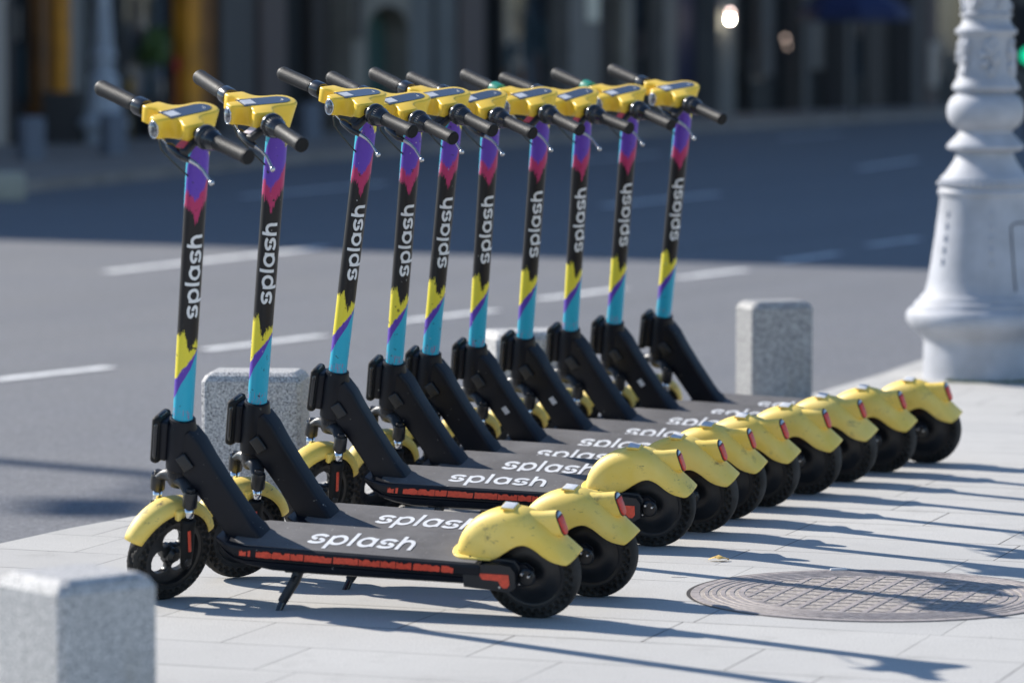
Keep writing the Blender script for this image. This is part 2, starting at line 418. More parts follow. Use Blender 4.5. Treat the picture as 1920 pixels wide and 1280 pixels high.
def build_scooter():
    root = thing('electric_scooter', '', 'scooter')
    P = lambda mb, name, m, par=root, basis=None, **k: mb.done(name, m, par, basis, **k)
    def S(mb, name, m, **k):            # a steering part
        o = mb.done(name, m, root, None, **k); STEER[o.name] = True; return o
    # --- rear wheel
    wheel = P(MB().lathe([(0, -.020), (.03, -.021), (.034, -.0225), (.058, -.0215), (.062, -.019), (.078, -.0185), (.081, -.021), (.089, -.021), (.089, .021), (.081, .021), (.078, .0185), (.062, .019), (.058, .0215), (.034, .0225), (.03, .021), (0, .020)], 48, YAXIS), 'rear_wheel', 'hub', basis=T(-.033, 0, .1205))
    P(tyre_mesh(), 'tyre', 'tyre', wheel, Matrix())
    # --- deck: lofted section
    secs = []
    tab_w = [(.060, .086), (.62, .087), (.70, .083), (.735, .066), (.766, .040)]
    tab_b = [(.060, .108), (.10, .112), (.60, .118), (.70, .134), (.735, .148), (.766, .166)]
    zt = lambda s: .163 + .020 * (s / .7)
    for s_ in (.066, .10, .30, .50, .62, .68, .71, .735, .755, .766):
        h = interp(tab_w, s_); b = interp(tab_b, s_); z = zt(s_)
        k = min(1, (z - b) / .05)
        half = [(h - .006, z), (h + .0005, z - .002 * k), (h + .003, z - .007 * k), (h + .001, z - .027 * k), (h - .003, z - .031 * k), (h - .007, z - .033 * k), (h - .007, z - .037 * k), (h - .002, z - .039 * k), (h - .004, z - .048 * k), (h - .010, b), (h * .62, b - .012 * k)]
        secs.append([(s_, y, zz) for y, zz in half] + [(s_, -y, zz) for y, zz in reversed(half)])
    deck = P(MB().grid(secs, True, True, True), 'deck', 'frame', smooth=28)
    rows = []
    for s_ in (.078, .2, .35, .5, .62, .675, .70, .715):
        h = interp([(.07, .080), (.675, .079), (.70, .064), (.715, .048)], s_); rows.append([(s_, h * u, zt(s_) + .0012) for u in (-1, -.5, 0, .5, 1)])
    rows = [[(r[0][0], r[0][1], r[0][2] - .0035)] + r + [(r[-1][0], r[-1][1], r[-1][2] - .0035)] for r in rows]
    gt = P(MB().grid(rows, False), 'grip_tape', 'tape', deck, smooth=20)
    # red strip down each side, with worn gaps
    for sg in (1, -1):
        mb = MB(); rnd = random.Random(4 if sg > 0 else 5); edges = [(.690, .672), (.667, .660)]; s_ = .645
        while s_ > .135:
            e = s_ - rnd.uniform(.03, .075); edges.append((s_, max(e, .135))); s_ = e - rnd.uniform(.001, .005)
        for a, b in edges:
            n = max(2, int((a - b) / .004)); top, bot = [], []
            for k in range(n + 1):
                x = lerp(a, b, k / n); h = interp(tab_w, x); z = zt(x)
                e1 = rnd.choice((0, 0, 0, .0012, .003, .005)) ; e2 = rnd.choice((0, 0, .0008, .0015))
                if x > .62: e1 += (x - .62) * .03
                zz1, zz2 = z - .0078 - e1, z - .0262 + e2
                yy = lambda q: h + .003 - .002 * (z - .007 - q) / .020 + .0006
                top.append((x - .004 * (k in (0, n)), sg * yy(zz1), zz1)); bot.append((x, sg * yy(zz2), zz2))
            mb.grid([top, bot])
        P(mb, 'red_reflective_strip', 'red', deck, smooth=0)
    # the word on the deck
    mb, W = letter_mesh(lambda u, v, i: Vector((.530 - u * .0445, .040 - v * .0600, zt(.530 - u * .0445) + .0019 + i * .00008)), .225)
    P(mb, 'lettering', 'white', deck, smooth=0)
    # --- rear fork plates
    for sg in (1, -1):
        out = [(.105, .160), (.060, .163), (-.004, .160), (-.020, .150), (-.034, .152), (-.050, .140), (-.053, .120), (-.040, .104), (-.020, .100), (.010, .101), (.105, .112)]
        out = out[::-1] if sg > 0 else out
        fr = P(MB().prism([(a, b) for a, b in (out if sg > 0 else out)], lambda u, v, h: Vector((u, sg * h, v)), .036, .050, .0025), 'rear_fork', 'frame', smooth=30)
        cov = P(MB().prism([(.105, .158), (.02, .161), (-.008, .158), (-.016, .146), (-.014, .112), (0, .103), (.105, .112)][::-1], lambda u, v, h: Vector((u, sg * h, v)), .050, .086, .006), 'fork_cover', 'black_matt', fr, smooth=30)
        P(MB().prism([(.070, .1435), (-.006, .1425), (-.006, .117), (.001, .108), (.011, .108), (.018, .115), (.022, .126), (.062, .128)][::-1], lambda u, v, h: Vector((u, sg * h, v)), .0855, .0872), 'red_reflector', 'red', fr, smooth=30)
        for bx, bz, r, l in ((-.030, .136, .0042, .066), (-.050, .134, .0036, .074), (-.020, .108, .0028, .060), (.020, .110, .0036, .088)):
            P(MB().tube([(bx, sg * .045, bz), (bx, sg * (l - .002), bz), (bx, sg * l, bz)], [r, r, r * .7], 10), 'axle_bolt', 'alu', fr)
        P(MB().lathe([(.0, .0), (.021, .0), (.022, .003), (.018, .007), (0, .008)], 24, T(-.038, sg * (.050 if sg > 0 else -.050) * sg if False else sg * .050, .124) @ RX(-90 * sg)), 'axle_plate', 'hub', fr)
    # --- rear fender
    Pp = [(.146, .178), (.141, .200), (.126, .226), (.100, .250), (.066, .269), (.028, .280), (-.010, .283), (-.040, .275), (-.065, .260), (-.090, .238), (-.115, .212), (-.140, .189), (-.158, .168)]
    Bb = [(.128, .166), (.098, .161), (.074, .157), (.050, .158), (.026, .171), (.006, .186), (-.012, .198), (-.032, .206), (-.050, .203), (-.070, .190), (-.084, .176), (-.106, .162), (-.140, .155)]
    rows = []
    for i, ((px, pz), (bx, bz)) in enumerate(zip(Pp, Bb)):
        wd = interp([(0, .044), (2, .052), (6, .056), (9, .055), (11, .053), (12, .050)], i); row = []
        for k in range(-10, 11):
            a = k / 10 * math.pi / 2; cu = abs(math.cos(a)) ** .72; sn = math.copysign(abs(math.sin(a)) ** .82, a)
            row.append((lerp(bx, px, cu), wd * sn, lerp(bz, pz, cu)))
        rows.append(row)
    mb = MB().grid(rows)
    fen = P(mb, 'rear_fender', 'fender', smooth=180, sub=1)
    md = fen.modifiers.new('shell', 'SOLIDIFY'); md.thickness = .0035; md.offset = -1
    fen.modifiers.move(1, 0)
    out = []
    for k in range(0, 19): a = R(-90 + 180 * k / 18); out.append((.112 + .048 * math.cos(a), .062 * math.sin(a)))
    out += [(.048, .062), (.048, -.062)]
    P(MB().prism(out, lambda u, v, h: Vector((u, v, h + .018 * u / .7)), .163, .169, .0026), 'mounting_flange', 'fender', fen, smooth=180)
    for q, (u, v) in enumerate(((.152, .022), (.145, .04), (.10, .055), (.145, -.04), (.10, -.055))): P(MB().lathe([(0, -.001), (.0028, 0), (.0022, .0012), (0, .0013)], 8, T(u, v, .1715)), 'flange_screw', 'rim', fen)
    # lamp boss and tail light
    def stad(cz0, hw, hl, n=8):
        o = []
        for k in range(n + 1): a = R(180 * k / n); o.append((hw * math.cos(a), hl - hw + hw * math.sin(a)))
        for k in range(n + 1): a = R(180 + 180 * k / n); o.append((hw * math.cos(a), -(hl - hw) + hw * math.sin(a)))
        return o
    A0, A1 = Vector((-.045, 0, .236)), Vector((-.118, 0, .2455)); dn = (A1 - A0).normalized()
    upv = Vector((.27, 0, .963)); rows = []
    for k, sc_ in ((0, 1.15), (.45, 1.02), (1, 1)):
        rows.append([A0.lerp(A1, k) + Vector((0, 1, 0)) * u * sc_ + upv * v * sc_ for u, v in stad(0, .0178, .0325)])
    P(MB().grid(rows, True, True, True), 'lamp_boss', 'fender', fen, smooth=50)
    nrm = Vector((-.963, 0, .27))
    lf = lambda u, v, h: A1 + Vector((0, 1, 0)) * u + upv * v + nrm * h
    tl = P(MB().prism(stad(0, .0170, .032), lf, -.004, .002, .001), 'tail_light', 'black_matt', smooth=50)
    lens = [(a, min(b, .0165)) for a, b in stad(0, .0148, .0298)]
    P(MB().prism(lens, lf, .001, .0060, .0018), 'red_lens', 'lens', tl, smooth=50)
    P(MB().prism([(a, max(b, .0185)) for a, b in stad(0, .0138, .0288)], lf, .001, .0045, .001), 'clear_lens', 'alu', tl, smooth=50)
    pl = P(MB().box((0, 0, 0), (.036, .040, .005), T(.008, 0, .2820) @ RY(-4), .002), 'number_plate_mount', 'fender', smooth=40)
    P(MB().box((0, 0, .003), (.031, .035, .0016), T(.008, 0, .2820) @ RY(-4), .0006), 'white_plate', 'plate', pl, smooth=40)
    # --- kickstand
    ks = P(MB().tube([(.548, .052, .118), (.556, .070, .092), (.580, .098, .052), (.583, .102, .047)], [.0155, .0145, .0130, .0125], 12, flat=.8), 'kickstand', 'black_matt')
    P(MB().tube([(.580, .098, .052), (.604, .160, -.020), (.610, .174, -.038)], [.0092, .0088, .0088], 12).tube([(.607, .168, -.030), (.611, .179, -.044), (.6125, .181, -.048)], [.0105, .0150, .0150], 14), 'lower_leg', 'black_gloss', ks)
    P(MB().box((.552, .055, .117), (.060, .030, .012), None, .003).tube([(.552, .070, .105), (.552, .090, .101)], .0045, 10), 'pivot_bracket', 'black_matt', ks)
    # --- neck beam from the deck to the head tube
    def rrect(hx, hy, r, n=4):
        o = []
        for sx, sy, a0 in ((1, 1, 0), (-1, 1, 90), (-1, -1, 180), (1, -1, 270)):
            for k in range(n + 1): a = R(a0 + 90 * k / n); o.append((sx * (hx - r) + r * math.cos(a), sy * (hy - r) + r * math.sin(a)))
        return o
    bd = Vector((.515, 0, .857)); bp = Vector((-.857, 0, .515)); rows = []
    for (cx, cz), hx, hy in (((.690, .150), .050, .036), ((.700, .176), .046, .034), ((.7065, .188), .0415, .0305), ((.720, .213), .0395, .029), ((.770, .297), .041, .029), ((.806, .357), .044, .030), ((.826, .398), .045, .031), ((.840, .432), .036, .031)):
        c = Vector((cx, 0, cz)); rows.append([c + bp * u + Vector((0, 1, 0)) * v for u, v in rrect(hx, hy, .010)])
    neck = P(MB().grid(rows, True, True, True), 'neck_beam', 'frame', smooth=50)
    P(MB().lathe([(.0, -.15), (.031, -.15), (.031, -.134), (.035, -.130), (.0365, -.095), (.0365, -.02), (.033, -.010), (.0315, .002), (.029, .0035), (0, .0035)], 36, FIX), 'head_tube', 'frame', smooth=35)
    P(MB().box((.037, 0, -.058), (.022, .060, .104), FIX, .007, 3), 'head_tube_mount', 'frame', neck, smooth=40)
    pad = P(MB().box((.0560, 0, -.058), (.024, .074, .122), FIX, .0105, 4), 'front_bumper', 'rubber', smooth=50)
    rim = [FIX @ Vector((.0540, u, -.058 + v)) for u, v in rrect(.0345, .0585, .026, 6)]
    P(MB().tube(rim + rim[:2], .0062, 8, False), 'bumper_rim', 'black_gloss', pad, smooth=180)
    cv = P(MB().box((0, 0, 0), (.030, .009, .042), T(.829, .035, .372) @ RY(31), .004, 3), 'bolt_cover', 'black_matt', smooth=50)
    P(MB().box((0, 0, 0), (.030, .009, .042), T(.829, -.035, .372) @ RY(31), .004, 3), 'bolt_cover', 'black_matt', smooth=50)
    # --- stem
    rows = []
    for k in range(0, 31):
        z = .004 + .760 * k / 30; r = .0246 + .0028 * k / 30
        rows.append([(r * math.cos(2 * math.pi * j / 40), r * math.sin(2 * math.pi * j / 40), z) for j in range(40)])
    stem = S(MB().grid(rows, True, True, True), 'stem', 'stem', smooth=50)
    def onstem(u, v, i):                 # word climbs the tube, tops of the letters towards the left of the view
        z = .275 + u * .0352; r = .0246 + .0028 * (z / .76) + .00035 + i * .00004
        a = R(50) + ((.0238 - v * .0290)) / r
        return Vector((r * math.cos(a), r * math.sin(a), z))
    mb, W = letter_mesh(onstem, .235); P(mb, 'lettering', 'white', stem, smooth=180)
    # --- fork
    Cc = [(0, 0, -.150), (0, 0, -.128)]
    cr = MB().lathe([(0, -.176), (.024, -.176), (.029, -.168), (.031, -.150), (.031, -.140), (0, -.140)], 28)
    for sg in (1, -1):
        rows = []
        for k in range(7):
            u = k / 6; y = sg * lerp(.010, .062, u); x = lerp(0, .015, u); z = -.158 - .020 * u + .010 * math.sin(u * math.pi); hx = lerp(.029, .017, u ** .7); hz = lerp(.021, .0125, u)
            rows.append([(x + hx * a / 1.0, y, z + b) for a, b in [(math.cos(R(t * 30)) , hz * math.sin(R(t * 30))) for t in range(12)]])
        cr.grid(rows, True, True, True)
        cr.lathe([(0, -.208), (.0172, -.208), (.0182, -.204), (.0182, -.172), (.0165, -.167), (0, -.167)], 24, T(.015, sg * .062, 0))
    crown = S(cr, 'fork_crown', 'satin', smooth=40)
    for sg in (1, -1): MB().lathe([(0, -.170), (.0115, -.170), (.0115, -.160), (.0100, -.158), (0, -.158)], 6, T(.015, sg * .062, 0)).done('cap_bolt', 'black_matt', crown, Matrix(), smooth=20)
    for sg in (1, -1):
        o = []
        rows = []
        for z, hx, hy in ((-.242, .0160, .0160), (-.245, .0200, .0180), (-.252, .0200, .0175), (-.266, .0195, .0155), (-.310, .0190, .0140), (-.345, .0175, .0130), (-.366, .0150, .0110), (-.374, .0090, .007)):
            rows.append([(.015 + hx * math.cos(R(j * 18)), sg * .060 + hy * math.sin(R(j * 18)), z) for j in range(20)])
        leg = S(MB().grid(rows, True, True, True), 'fork_leg', 'rubber', smooth=40)
        MB().lathe([(.0118, -.246), (.0118, -.208)], 24, T(.015, sg * .061, 0)).done('stanchion', 'chrome', leg, Matrix(), smooth=180)
        MB().box((0, 0, 0), (.0085, .003, .058), T(.020, sg * .0748, -.294) @ RY(6), .0013, 2).done('red_reflector', 'red', leg, Matrix(), smooth=40)
        MB().lathe([(.0, -.004), (.011, -.004), (.011, .006), (.008, .008), (0, .008)], 12, T(.019, sg * .066, -.352) @ RX(-90 * sg)).done('axle_nut', 'hub', leg, Matrix(), smooth=30)
    # --- front wheel: tyre, rim with three open windows
    WZ = -.3545; CX0 = .020
    fw = S(MB().lathe([(.0885, -.020), (.0885, .020), (.078, .019), (.074, .008), (.074, -.008), (.078, -.019), (.0885, -.020)], 60, T(CX0, 0, WZ) @ YAXIS, caps=False).lathe([(0, -.030), (.012, -.030), (.016, -.024), (.020, -.020), (.020, .020), (.016, .024), (.012, .030), (0, .030)], 28, T(CX0, 0, WZ) @ YAXIS), 'front_wheel', 'rim', smooth=40)
    MBt = tyre_mesh(tread=True)
    MBt.done('tyre', 'tyre', fw, T(CX0, 0, WZ), smooth=40)
    sp = MB(); rs = [.012, .020, .0250, .0270, .0300, .034, .039, .044, .049, .054, .058, .0612, .0632, .0650, .072, .080]
    for q in range(3):
        rows = []
        for r_ in rs:
            e = 1 - ((r_ - .0440) / .0195) ** 2; wa = .0350 * math.sqrt(max(0, e)) / r_
            ha = max(.10, math.pi / 3 - wa) * .999; hy = lerp(.0135, .0085, (r_ - .012) / .068)
            row = [(r_, ha * k / 4, hy * (1 - .25 * (abs(k) / 4) ** 4)) for k in range(-4, 5)] + [(r_, ha * k / 4, -hy * (1 - .25 * (abs(k) / 4) ** 4)) for k in range(4, -5, -1)]
            rows.append([(a * math.cos(b + R(120 * q + 35)), c, a * math.sin(b + R(120 * q + 35))) for a, b, c in row])
        sp.grid(rows, True, True, True)
    sp.done('spokes', 'rim', fw, T(CX0, 0, WZ), smooth=50)
    # --- front fender
    rows = []
    for k in range(0, 25):
        u = k / 24; a = R(lerp(27, 160, u)); rr = interp([(0, .152), (.5, .148), (1, .140)], u); wd = .036 * (math.sin(math.pi * min(1, max(0, .06 + u * .88))) ** .22)
        row = []
        for j in range(-8, 9):
            b = j / 8 * math.pi / 2; d = .030 * (1 - abs(math.cos(b)) ** .75); q = rr - d
            row.append((CX0 + q * math.cos(a), wd * math.copysign(abs(math.sin(b)) ** .85, b), WZ + q * math.sin(a)))
        rows.append(row)
    ff = S(MB().grid(rows), 'front_fender', 'fender', smooth=180)
    md = ff.modifiers.new('shell', 'SOLIDIFY'); md.thickness = .003; md.offset = -1
    for sg in (1, -1): MB().box((.020, sg * .040, -.236), (.036, .016, .026), None, .005, 3).done('fender_boss', 'fender', ff, Matrix(), smooth=50)
    # --- handlebar head
    ZB = .780; XB = .080
    half = [(.141, 0), (.1405, .0115), (.137, .0170), (.128, .0193), (.113, .0203), (.103, .0228), (.0970, .0290), (.0958, .0380), (.0985, .0480), (.1045, .0575), (.1085, .0660), (.1085, .0820), (.105, .086), (.062, .086), (.056, .083), (.053, .074), (.0495, .062), (.043, .0500), (.031, .0430), (.016, .0403), (.002, .0405), (-.012, .0400), (-.025, .0360), (-.036, .0255), (-.0415, .012), (-.043, 0)]
    out = half + [(x, -y) for x, y in half[-2:0:-1]]
    def fnh(u, v, h):
        t_ = max(0, .012 - h) / .05
        if u < .04: u = u + (.04 - u) * .22 * t_ ** 1.2; v = v * (1 - .25 * t_ ** 1.2)
        dz = 0
        if u > .10 and abs(v) < .045: dz = .004 * t_ * min(1, (u - .10) / .02)
        k = min(1, max(0, (abs(v) - .036) / .020)) * min(1, max(0, (u - .035) / .02)); dz += .012 * t_ * k
        if u < .06: dz -= .022 * t_ * min(1, (.06 - u) / .05) * (1 - k)
        return Vector((u, v, ZB + h + dz))
    head = S(MB().prism(out, fnh, -.031, .021, .0050, 3), 'control_head', 'yellow', smooth=50)
    # extra rings make the taper smooth
    dsp = [(.108, .0245), (.108, -.0245)] + [(.004 + .0245 * math.cos(R(a)) * 1.25, .0245 * math.sin(R(a))) for a in range(-90, -271, -15)]
    MB().prism(dsp[::-1], lambda u, v, h: Vector((u, v, ZB + h)), .0195, .0222).done('display', 'display', head, Matrix(), smooth=30)
    MB().box((.088, .001, ZB + .0229), (.030, .030, .0012), None, 0).done('white_sticker', 'plate', head, Matrix(), smooth=0)
    MB().box((-.006, .004, ZB + .0226), (.0016, .012, .0008)).box((-.002, .0095, ZB + .0226), (.008, .0016, .0008)).done('display_icon', 'white', head, Matrix(), smooth=0)
    hl = MB(); rows = []
    for k in range(7):
        a = k / 6 * math.pi / 2; rows.append([(.1385 + .0085 * math.sin(a), .0155 * math.cos(a) * math.cos(R(j * 15)), ZB - .0070 + (.0185 if math.sin(R(j * 15)) > 0 else .0205) * math.cos(a) * math.sin(R(j * 15))) for j in range(24)])
    hl.grid(rows, True, True, True).done('headlight', 'headlight', head, Matrix(), smooth=180)
    ring = [(.1402, .0162 * math.cos(R(j * 15)), ZB - .0070 + (.0193 if math.sin(R(j * 15)) > 0 else .0213) * math.sin(R(j * 15))) for j in range(24)]
    MB().tube(ring + ring[:2], .0018, 6, False).done('headlight_ring', 'chrome', head, Matrix(), smooth=180)
    # --- bars, grips, collars
    Mb = T(XB, 0, ZB) @ YAXIS
    S(MB().lathe([(0, -.20), (.0128, -.20), (.0128, .20), (0, .20)], 20, Mb), 'handlebar', 'black_matt', smooth=50)
    g1 = S(MB().lathe([(.013, -.140), (.0172, -.142), (.0186, -.148), (.0178, -.156), (.0192, -.175), (.0192, -.258), (.0200, -.266), (.0192, -.274), (.0160, -.2795), (.0, -.2805)], 28, Mb), 'grip', 'grip', smooth=50)
    S(MB().lathe([(.0, -.094), (.0165, -.094), (.0165, -.101), (.0218, -.102), (.0225, -.106), (.0225, -.132), (.0215, -.136), (.0170, -.140), (0, -.140)], 32, Mb), 'bar_collar', 'black_gloss', smooth=35)
    g2 = S(MB().lathe([(.013, .160), (.0190, .163), (.0180, .175), (.0176, .190), (.0176, .255), (.0187, .260), (.0190, .268), (.0182, .272), (.0176, .2725)], 28, Mb, caps=False), 'grip', 'grip', smooth=50)
    MB().lathe([(.0176, .2725), (.0150, .2735), (.0085, .2722), (.006, .2705), (0, .2700)], 24, Mb).done('end_cap', 'rubber', g2, Matrix(), smooth=40)
    bell = MB().lathe([(.0, .108), (.024, .108), (.0285, .110), (.0300, .114), (.0300, .122), (.0280, .125), (.0255, .126), (.0255, .142), (.0225, .150), (.0195, .162), (0, .163)], 40, Mb)
    be = S(bell, 'throttle_ring', 'black_gloss', smooth=35)
    rb = MB()
    for k in range(28):
        a = 2 * math.pi * k / 28; rb.box((0, 0, 0), (.0022, .0015, .014), T(XB, 0, ZB) @ YAXIS @ Matrix.Rotation(a, 4, 'Z') @ T(.0256, 0, .134))
    rb.done('ring_ridges', 'black_matt', be, Matrix(), smooth=0)
    # --- brake lever under the near side
    br = MB().lathe([(0, .096), (.0175, .096), (.0175, .108), (0, .108)], 24, Mb)
    br.box((0, 0, 0), (.058, .020, .018), T(.104, .090, ZB - .026) @ RY(26) @ RZ(14), .004)
    cl = S(br, 'brake_clamp', 'black_matt', smooth=40)
    LV = lambda y, x=.126, z=-.044: Vector((x, y, ZB + z))
    lv = S(MB().tube([LV(.036, .126, -.036), LV(.042, .126, -.037), LV(.050, .126, -.039), LV(.080, .125, -.046), LV(.094, .122, -.050), LV(.108, .117, -.054)], [.0045, .0080, .0098, .0104, .0096, .0066], 14, up=(0, 0, 1)), 'brake_lever', 'black_gloss', smooth=50)
    MB().tube([LV(.096, .121, -.051), LV(.110, .114, -.055), LV(.124, .106, -.062), (.100, .138, ZB - .072), (.098, .156, ZB - .086), (.0975, .163, ZB - .091)], [.0064, .0054, .0042, .0036, .0036, .0036], 10).lathe([(0, -.007), (.0045, -.0055), (.0068, 0), (.0045, .0055), (0, .007)], 12, T(.0975, .167, ZB - .094)).done('lever_blade', 'alu', lv, Matrix(), smooth=60)
    MB().tube([LV(.038, .126, -.036), LV(.026, .126, -.033), LV(.016, .124, -.029), LV(.008, .121, -.027)], [.0020, .0020, .0036, .0040], 8).done('cable_adjuster', 'alu', lv, Matrix(), smooth=60)
    S(MB().tube([LV(.010, .121, -.028), (.118, -.004, ZB - .040), (.102, -.014, ZB - .068), (.072, -.012, ZB - .100), (.042, -.006, ZB - .130), (.022, 0, ZB - .150)], .0022, 8), 'brake_cable', 'cable', smooth=180)
    S(MB().box((0, 0, 0), (.024, .023, .003), T(.1185, .080, ZB - .0225) @ RY(26) @ RZ(14), .0008), 'brake_tag', 'black_matt', smooth=30)
    return root

def place(root, x, y, psi, L, phi):
    f = Vector((-math.cos(psi), math.sin(psi), 0)); l = Vector((-math.sin(psi), -math.cos(psi), 0)); u = Vector((0, 0, 1))
    u2 = u * math.cos(L) + l * math.sin(L); l2 = l * math.cos(L) - u * math.sin(L)
    M = Matrix((f, l2, u2)).transposed().to_4x4(); M.translation = Vector((x, y, 0))
    root.matrix_basis = M
    for ch in root.children:
        if ch.name.split('.')[0] in STEERN: ch.matrix_basis = steer(phi)

SPOTS = [  # ground point, heading, lean, bar angle (fitted to the row)
    (.0285, 9.4851, 20.55, 15.5, 63.5), (.1751, 9.8363, 21.63, 13.43, 51.9), (.3544, 10.7991, 15.6, 12.4, 57.4), (.4934, 11.1094, 20.84, 15.54, 59.7), (.5885, 11.4093, 19.98, 14.05, 58.8),
    (.7111, 11.7091, 24.0, 16.0, 64.0), (.8577, 12.0204, 23.3, 15.7, 61.5), (.9973, 12.3485, 25.4, 16.6, 69.0), (1.1443, 12.6247, 24.4, 15.8, 64.0), (1.3133, 12.8882, 22.92, 14.43, 60.7)]
LABELS = [
    'scooter nearest the camera, red brake tag, whole side, both wheels and kickstand in view',
    'second scooter from the camera, pinkish white brake tag, before the wide speckled bollard',
    'third scooter from the camera, just behind the wide gap, red deck strip showing',
    'fourth scooter from the camera, plain black brake clamp, right behind the third one',
    'fifth scooter from the camera, plain black clamp, no label on its neck',
    'sixth scooter from the camera, white neck label but black bar collar and clamp',
    'seventh scooter from the camera, green bar collar, red brake tag, white neck label',
    'eighth scooter from the camera, red brake tag, black bar collar, third from the far end',
    'ninth scooter from the camera, green bar collar and red tag, last but one',
    'tenth and farthest scooter, black brake clamp, beside the grey bollard near the lamp post']
proto = build_scooter()
STEERN = {k.split('.')[0] for k in STEER} ; FIXED = {'lettering'}
roots = [proto] + [copy_tree(proto) for _ in SPOTS[1:]]
for i, (rt_, (x, y, ps, L, ph)) in enumerate(zip(roots, SPOTS)):
    place(rt_, x, y, R(ps), R(L), R(ph))
    rt_['label'] = LABELS[i]; rt_['category'] = 'scooter'; rt_['group'] = 'electric scooters parked in a row'
    for ch in rt_.children:
        b = ch.name.split('.')[0]; mt = None
        if b == 'brake_tag' and i in (0, 6, 7, 8): mt = 'tagred'; ch['label'] = 'red brake tag'
        if b == 'brake_tag' and i == 1: mt = 'tagwhite'; ch['label'] = 'pinkish white brake tag'
        if b == 'bar_collar' and i in (6, 8): mt = 'green'; ch['label'] = 'green bar collar'
        if mt:
            ch.material_slots[0].link = 'OBJECT'; ch.material_slots[0].material = MAT[mt]
    if i in (5, 6, 8):
        o = MB().box((0, 0, 0), (.017, .0012, .024), T(.752, .0306, .280) @ RY(31), 0).done('neck_label', 'plate', rt_, smooth=0)

# ------------------------------------------------------------------ ground, road, pavement
RD = -.10                               # road level; pavement at 0
KR = (HC - RD) / HC                     # carries a point seen on z=0 to the road level
def struct(o): o['kind'] = 'structure'; return o
mb = MB(); mb.grid([[(-220, -30, RD), (220, -30, RD)], [(-220, 420, RD), (220, 420, RD)]])
struct(mb.done('road', 'asphalt', smooth=0))
kerb = [(-7.9, -3.5), (-1.39, 10.85), (-1.24, 11.18), (-1.087, 11.45), (1.165, 15.33), (1.50, 16.2), (1.77, 17.0), (16.5, 57.0)]
out = kerb + [(80, 57), (80, -12), (-11.8, -12)]
struct(MB().prism(out[::-1], lambda u, v, h: Vector((u, v, h)), RD - .02, 0).done('pavement', 'paving', smooth=0))
fk = [(-16.0, 10.0), (-6.5, 28.0), (-4.6, 36.0), (-2.17, 45.3), (.35, 52.0), (2.9, 58.7), (9.5, 72.0), (20, 92), (60, 160)]
out = fk + [(-10, 160), (-120, 100), (-120, 10)]
struct(MB().prism(out, lambda u, v, h: Vector((u, v, h)), RD - .02, 0).done('far_pavement', plain('grey_pavers', (.26, .215, .185), .85, var=.2, vs=1.5, rnd=0), smooth=0))
# painted dashes on the road
def dash(a, b, wd, i):
    a = Vector(a) * KR; b = Vector(b) * KR; d = (b - a).normalized(); n = Vector((-d.y, d.x)) * wd / 2
    a3 = [(*(a + n), RD + .004), (*(a - n), RD + .004)]; b3 = [(*(b + n), RD + .004), (*(b - n), RD + .004)]
    o = MB().grid([a3, b3]).done('road_marking', 'marking', smooth=0); o['kind'] = 'structure'; return o
L1 = [((-2.9, 14.1), (-2.42, 15.0)), ((-2.15, 15.75), (-1.66, 16.50)), ((-1.34, 17.38), (-.86, 18.2)), ((-.55, 19.05), (-.08, 19.85)), ((.14, 20.65), (.60, 21.5)), ((.93, 22.4), (1.36, 23.2)), ((1.62, 24.0), (2.04, 24.9)), ((2.30, 25.8), (2.72, 26.65)), ((3.05, 27.5), (3.45, 28.4))]
L2 = [((-2.33, 22.98), (-1.20, 25.6)), ((.72, 31.5), (1.75, 33.9)), ((3.47, 40), (4.3, 42.6)), ((-5.2, 15.5), (-4.1, 18.2))]
L3 = [((-2.24, 33.3), (-1.15, 36.2)), ((.65, 42.2), (1.65, 44.6)), ((3.4, 50.8), (4.4, 53.4)), ((-5.0, 25.5), (-4.0, 28.0))]
for i, (a, b) in enumerate(L1 + L2 + L3): dash(a, b, .10 if i < 9 else .13, i)

# ------------------------------------------------------------------ bollards
def bollard(label, x, y, wx, wy, h, rz, group, mtl='granite'):
    b = .020; c = .012
    o = [(wx / 2, wy / 2 - c), (wx / 2 - c, wy / 2), (-wx / 2 + c, wy / 2), (-wx / 2, wy / 2 - c), (-wx / 2, -wy / 2 + c), (-wx / 2 + c, -wy / 2), (wx / 2 - c, -wy / 2), (wx / 2, -wy / 2 + c)]
    rows = []
    for z, k in ((-.02, 0), (h - .026, 0), (h - .010, .009), (h, .024)):
        rows.append([((px / abs(px)) * (abs(px) - k) , (py / abs(py)) * (abs(py) - k), z) for px, py in o])
    ob = MB().grid(rows, True, True, True).done('stone_bollard', mtl, smooth=12)
    md = ob.modifiers.new('bev', 'BEVEL'); md.width = .0025; md.segments = 2; md.limit_method = 'ANGLE'
    ob.location = (x, y, 0); ob.rotation_euler = (0, 0, R(rz)); return tag(ob, label, 'bollard', group)
GB = 'granite bollards along the pavement edge'
bollard('blurred grey granite bollard in the near left corner, cut off by the frame', -.815, 7.425, .222, .222, .388, 41, GB)
bollard('speckled pale granite bollard behind the second scooter, sunlit top', -.752, 11.70, .292, .21, .400, -5, GB)
bollard('granite bollard mostly hidden between the stems of the middle scooters', .045, 13.25, .27, .22, .402, 18, GB)
bollard('grey granite bollard at the far end of the row, before the white lamp post',   .968, 14.72, .245, .17, .400, 20, GB, 'granite_dark')
MAT['f_boll'] = plain('dark_granite', (.15, .16, .19), .7, rnd=0)
GF = 'bollards on the far pavement'
fb = [(-5.12, 42.6, 'first dark blurred bollard on the far pavement, counted from the left edge'), (-4.42, 44.4, 'second blurred far bollard from the left, below the far lamp post'), (-3.84, 46.4, 'blurred far bollard behind the head of the nearest scooter'), (-2.55, 50.4, 'blurred bluish far bollard between the second and third scooter heads'), (-1.9, 52.6, 'blurred far bollard right behind the third scooter head')]
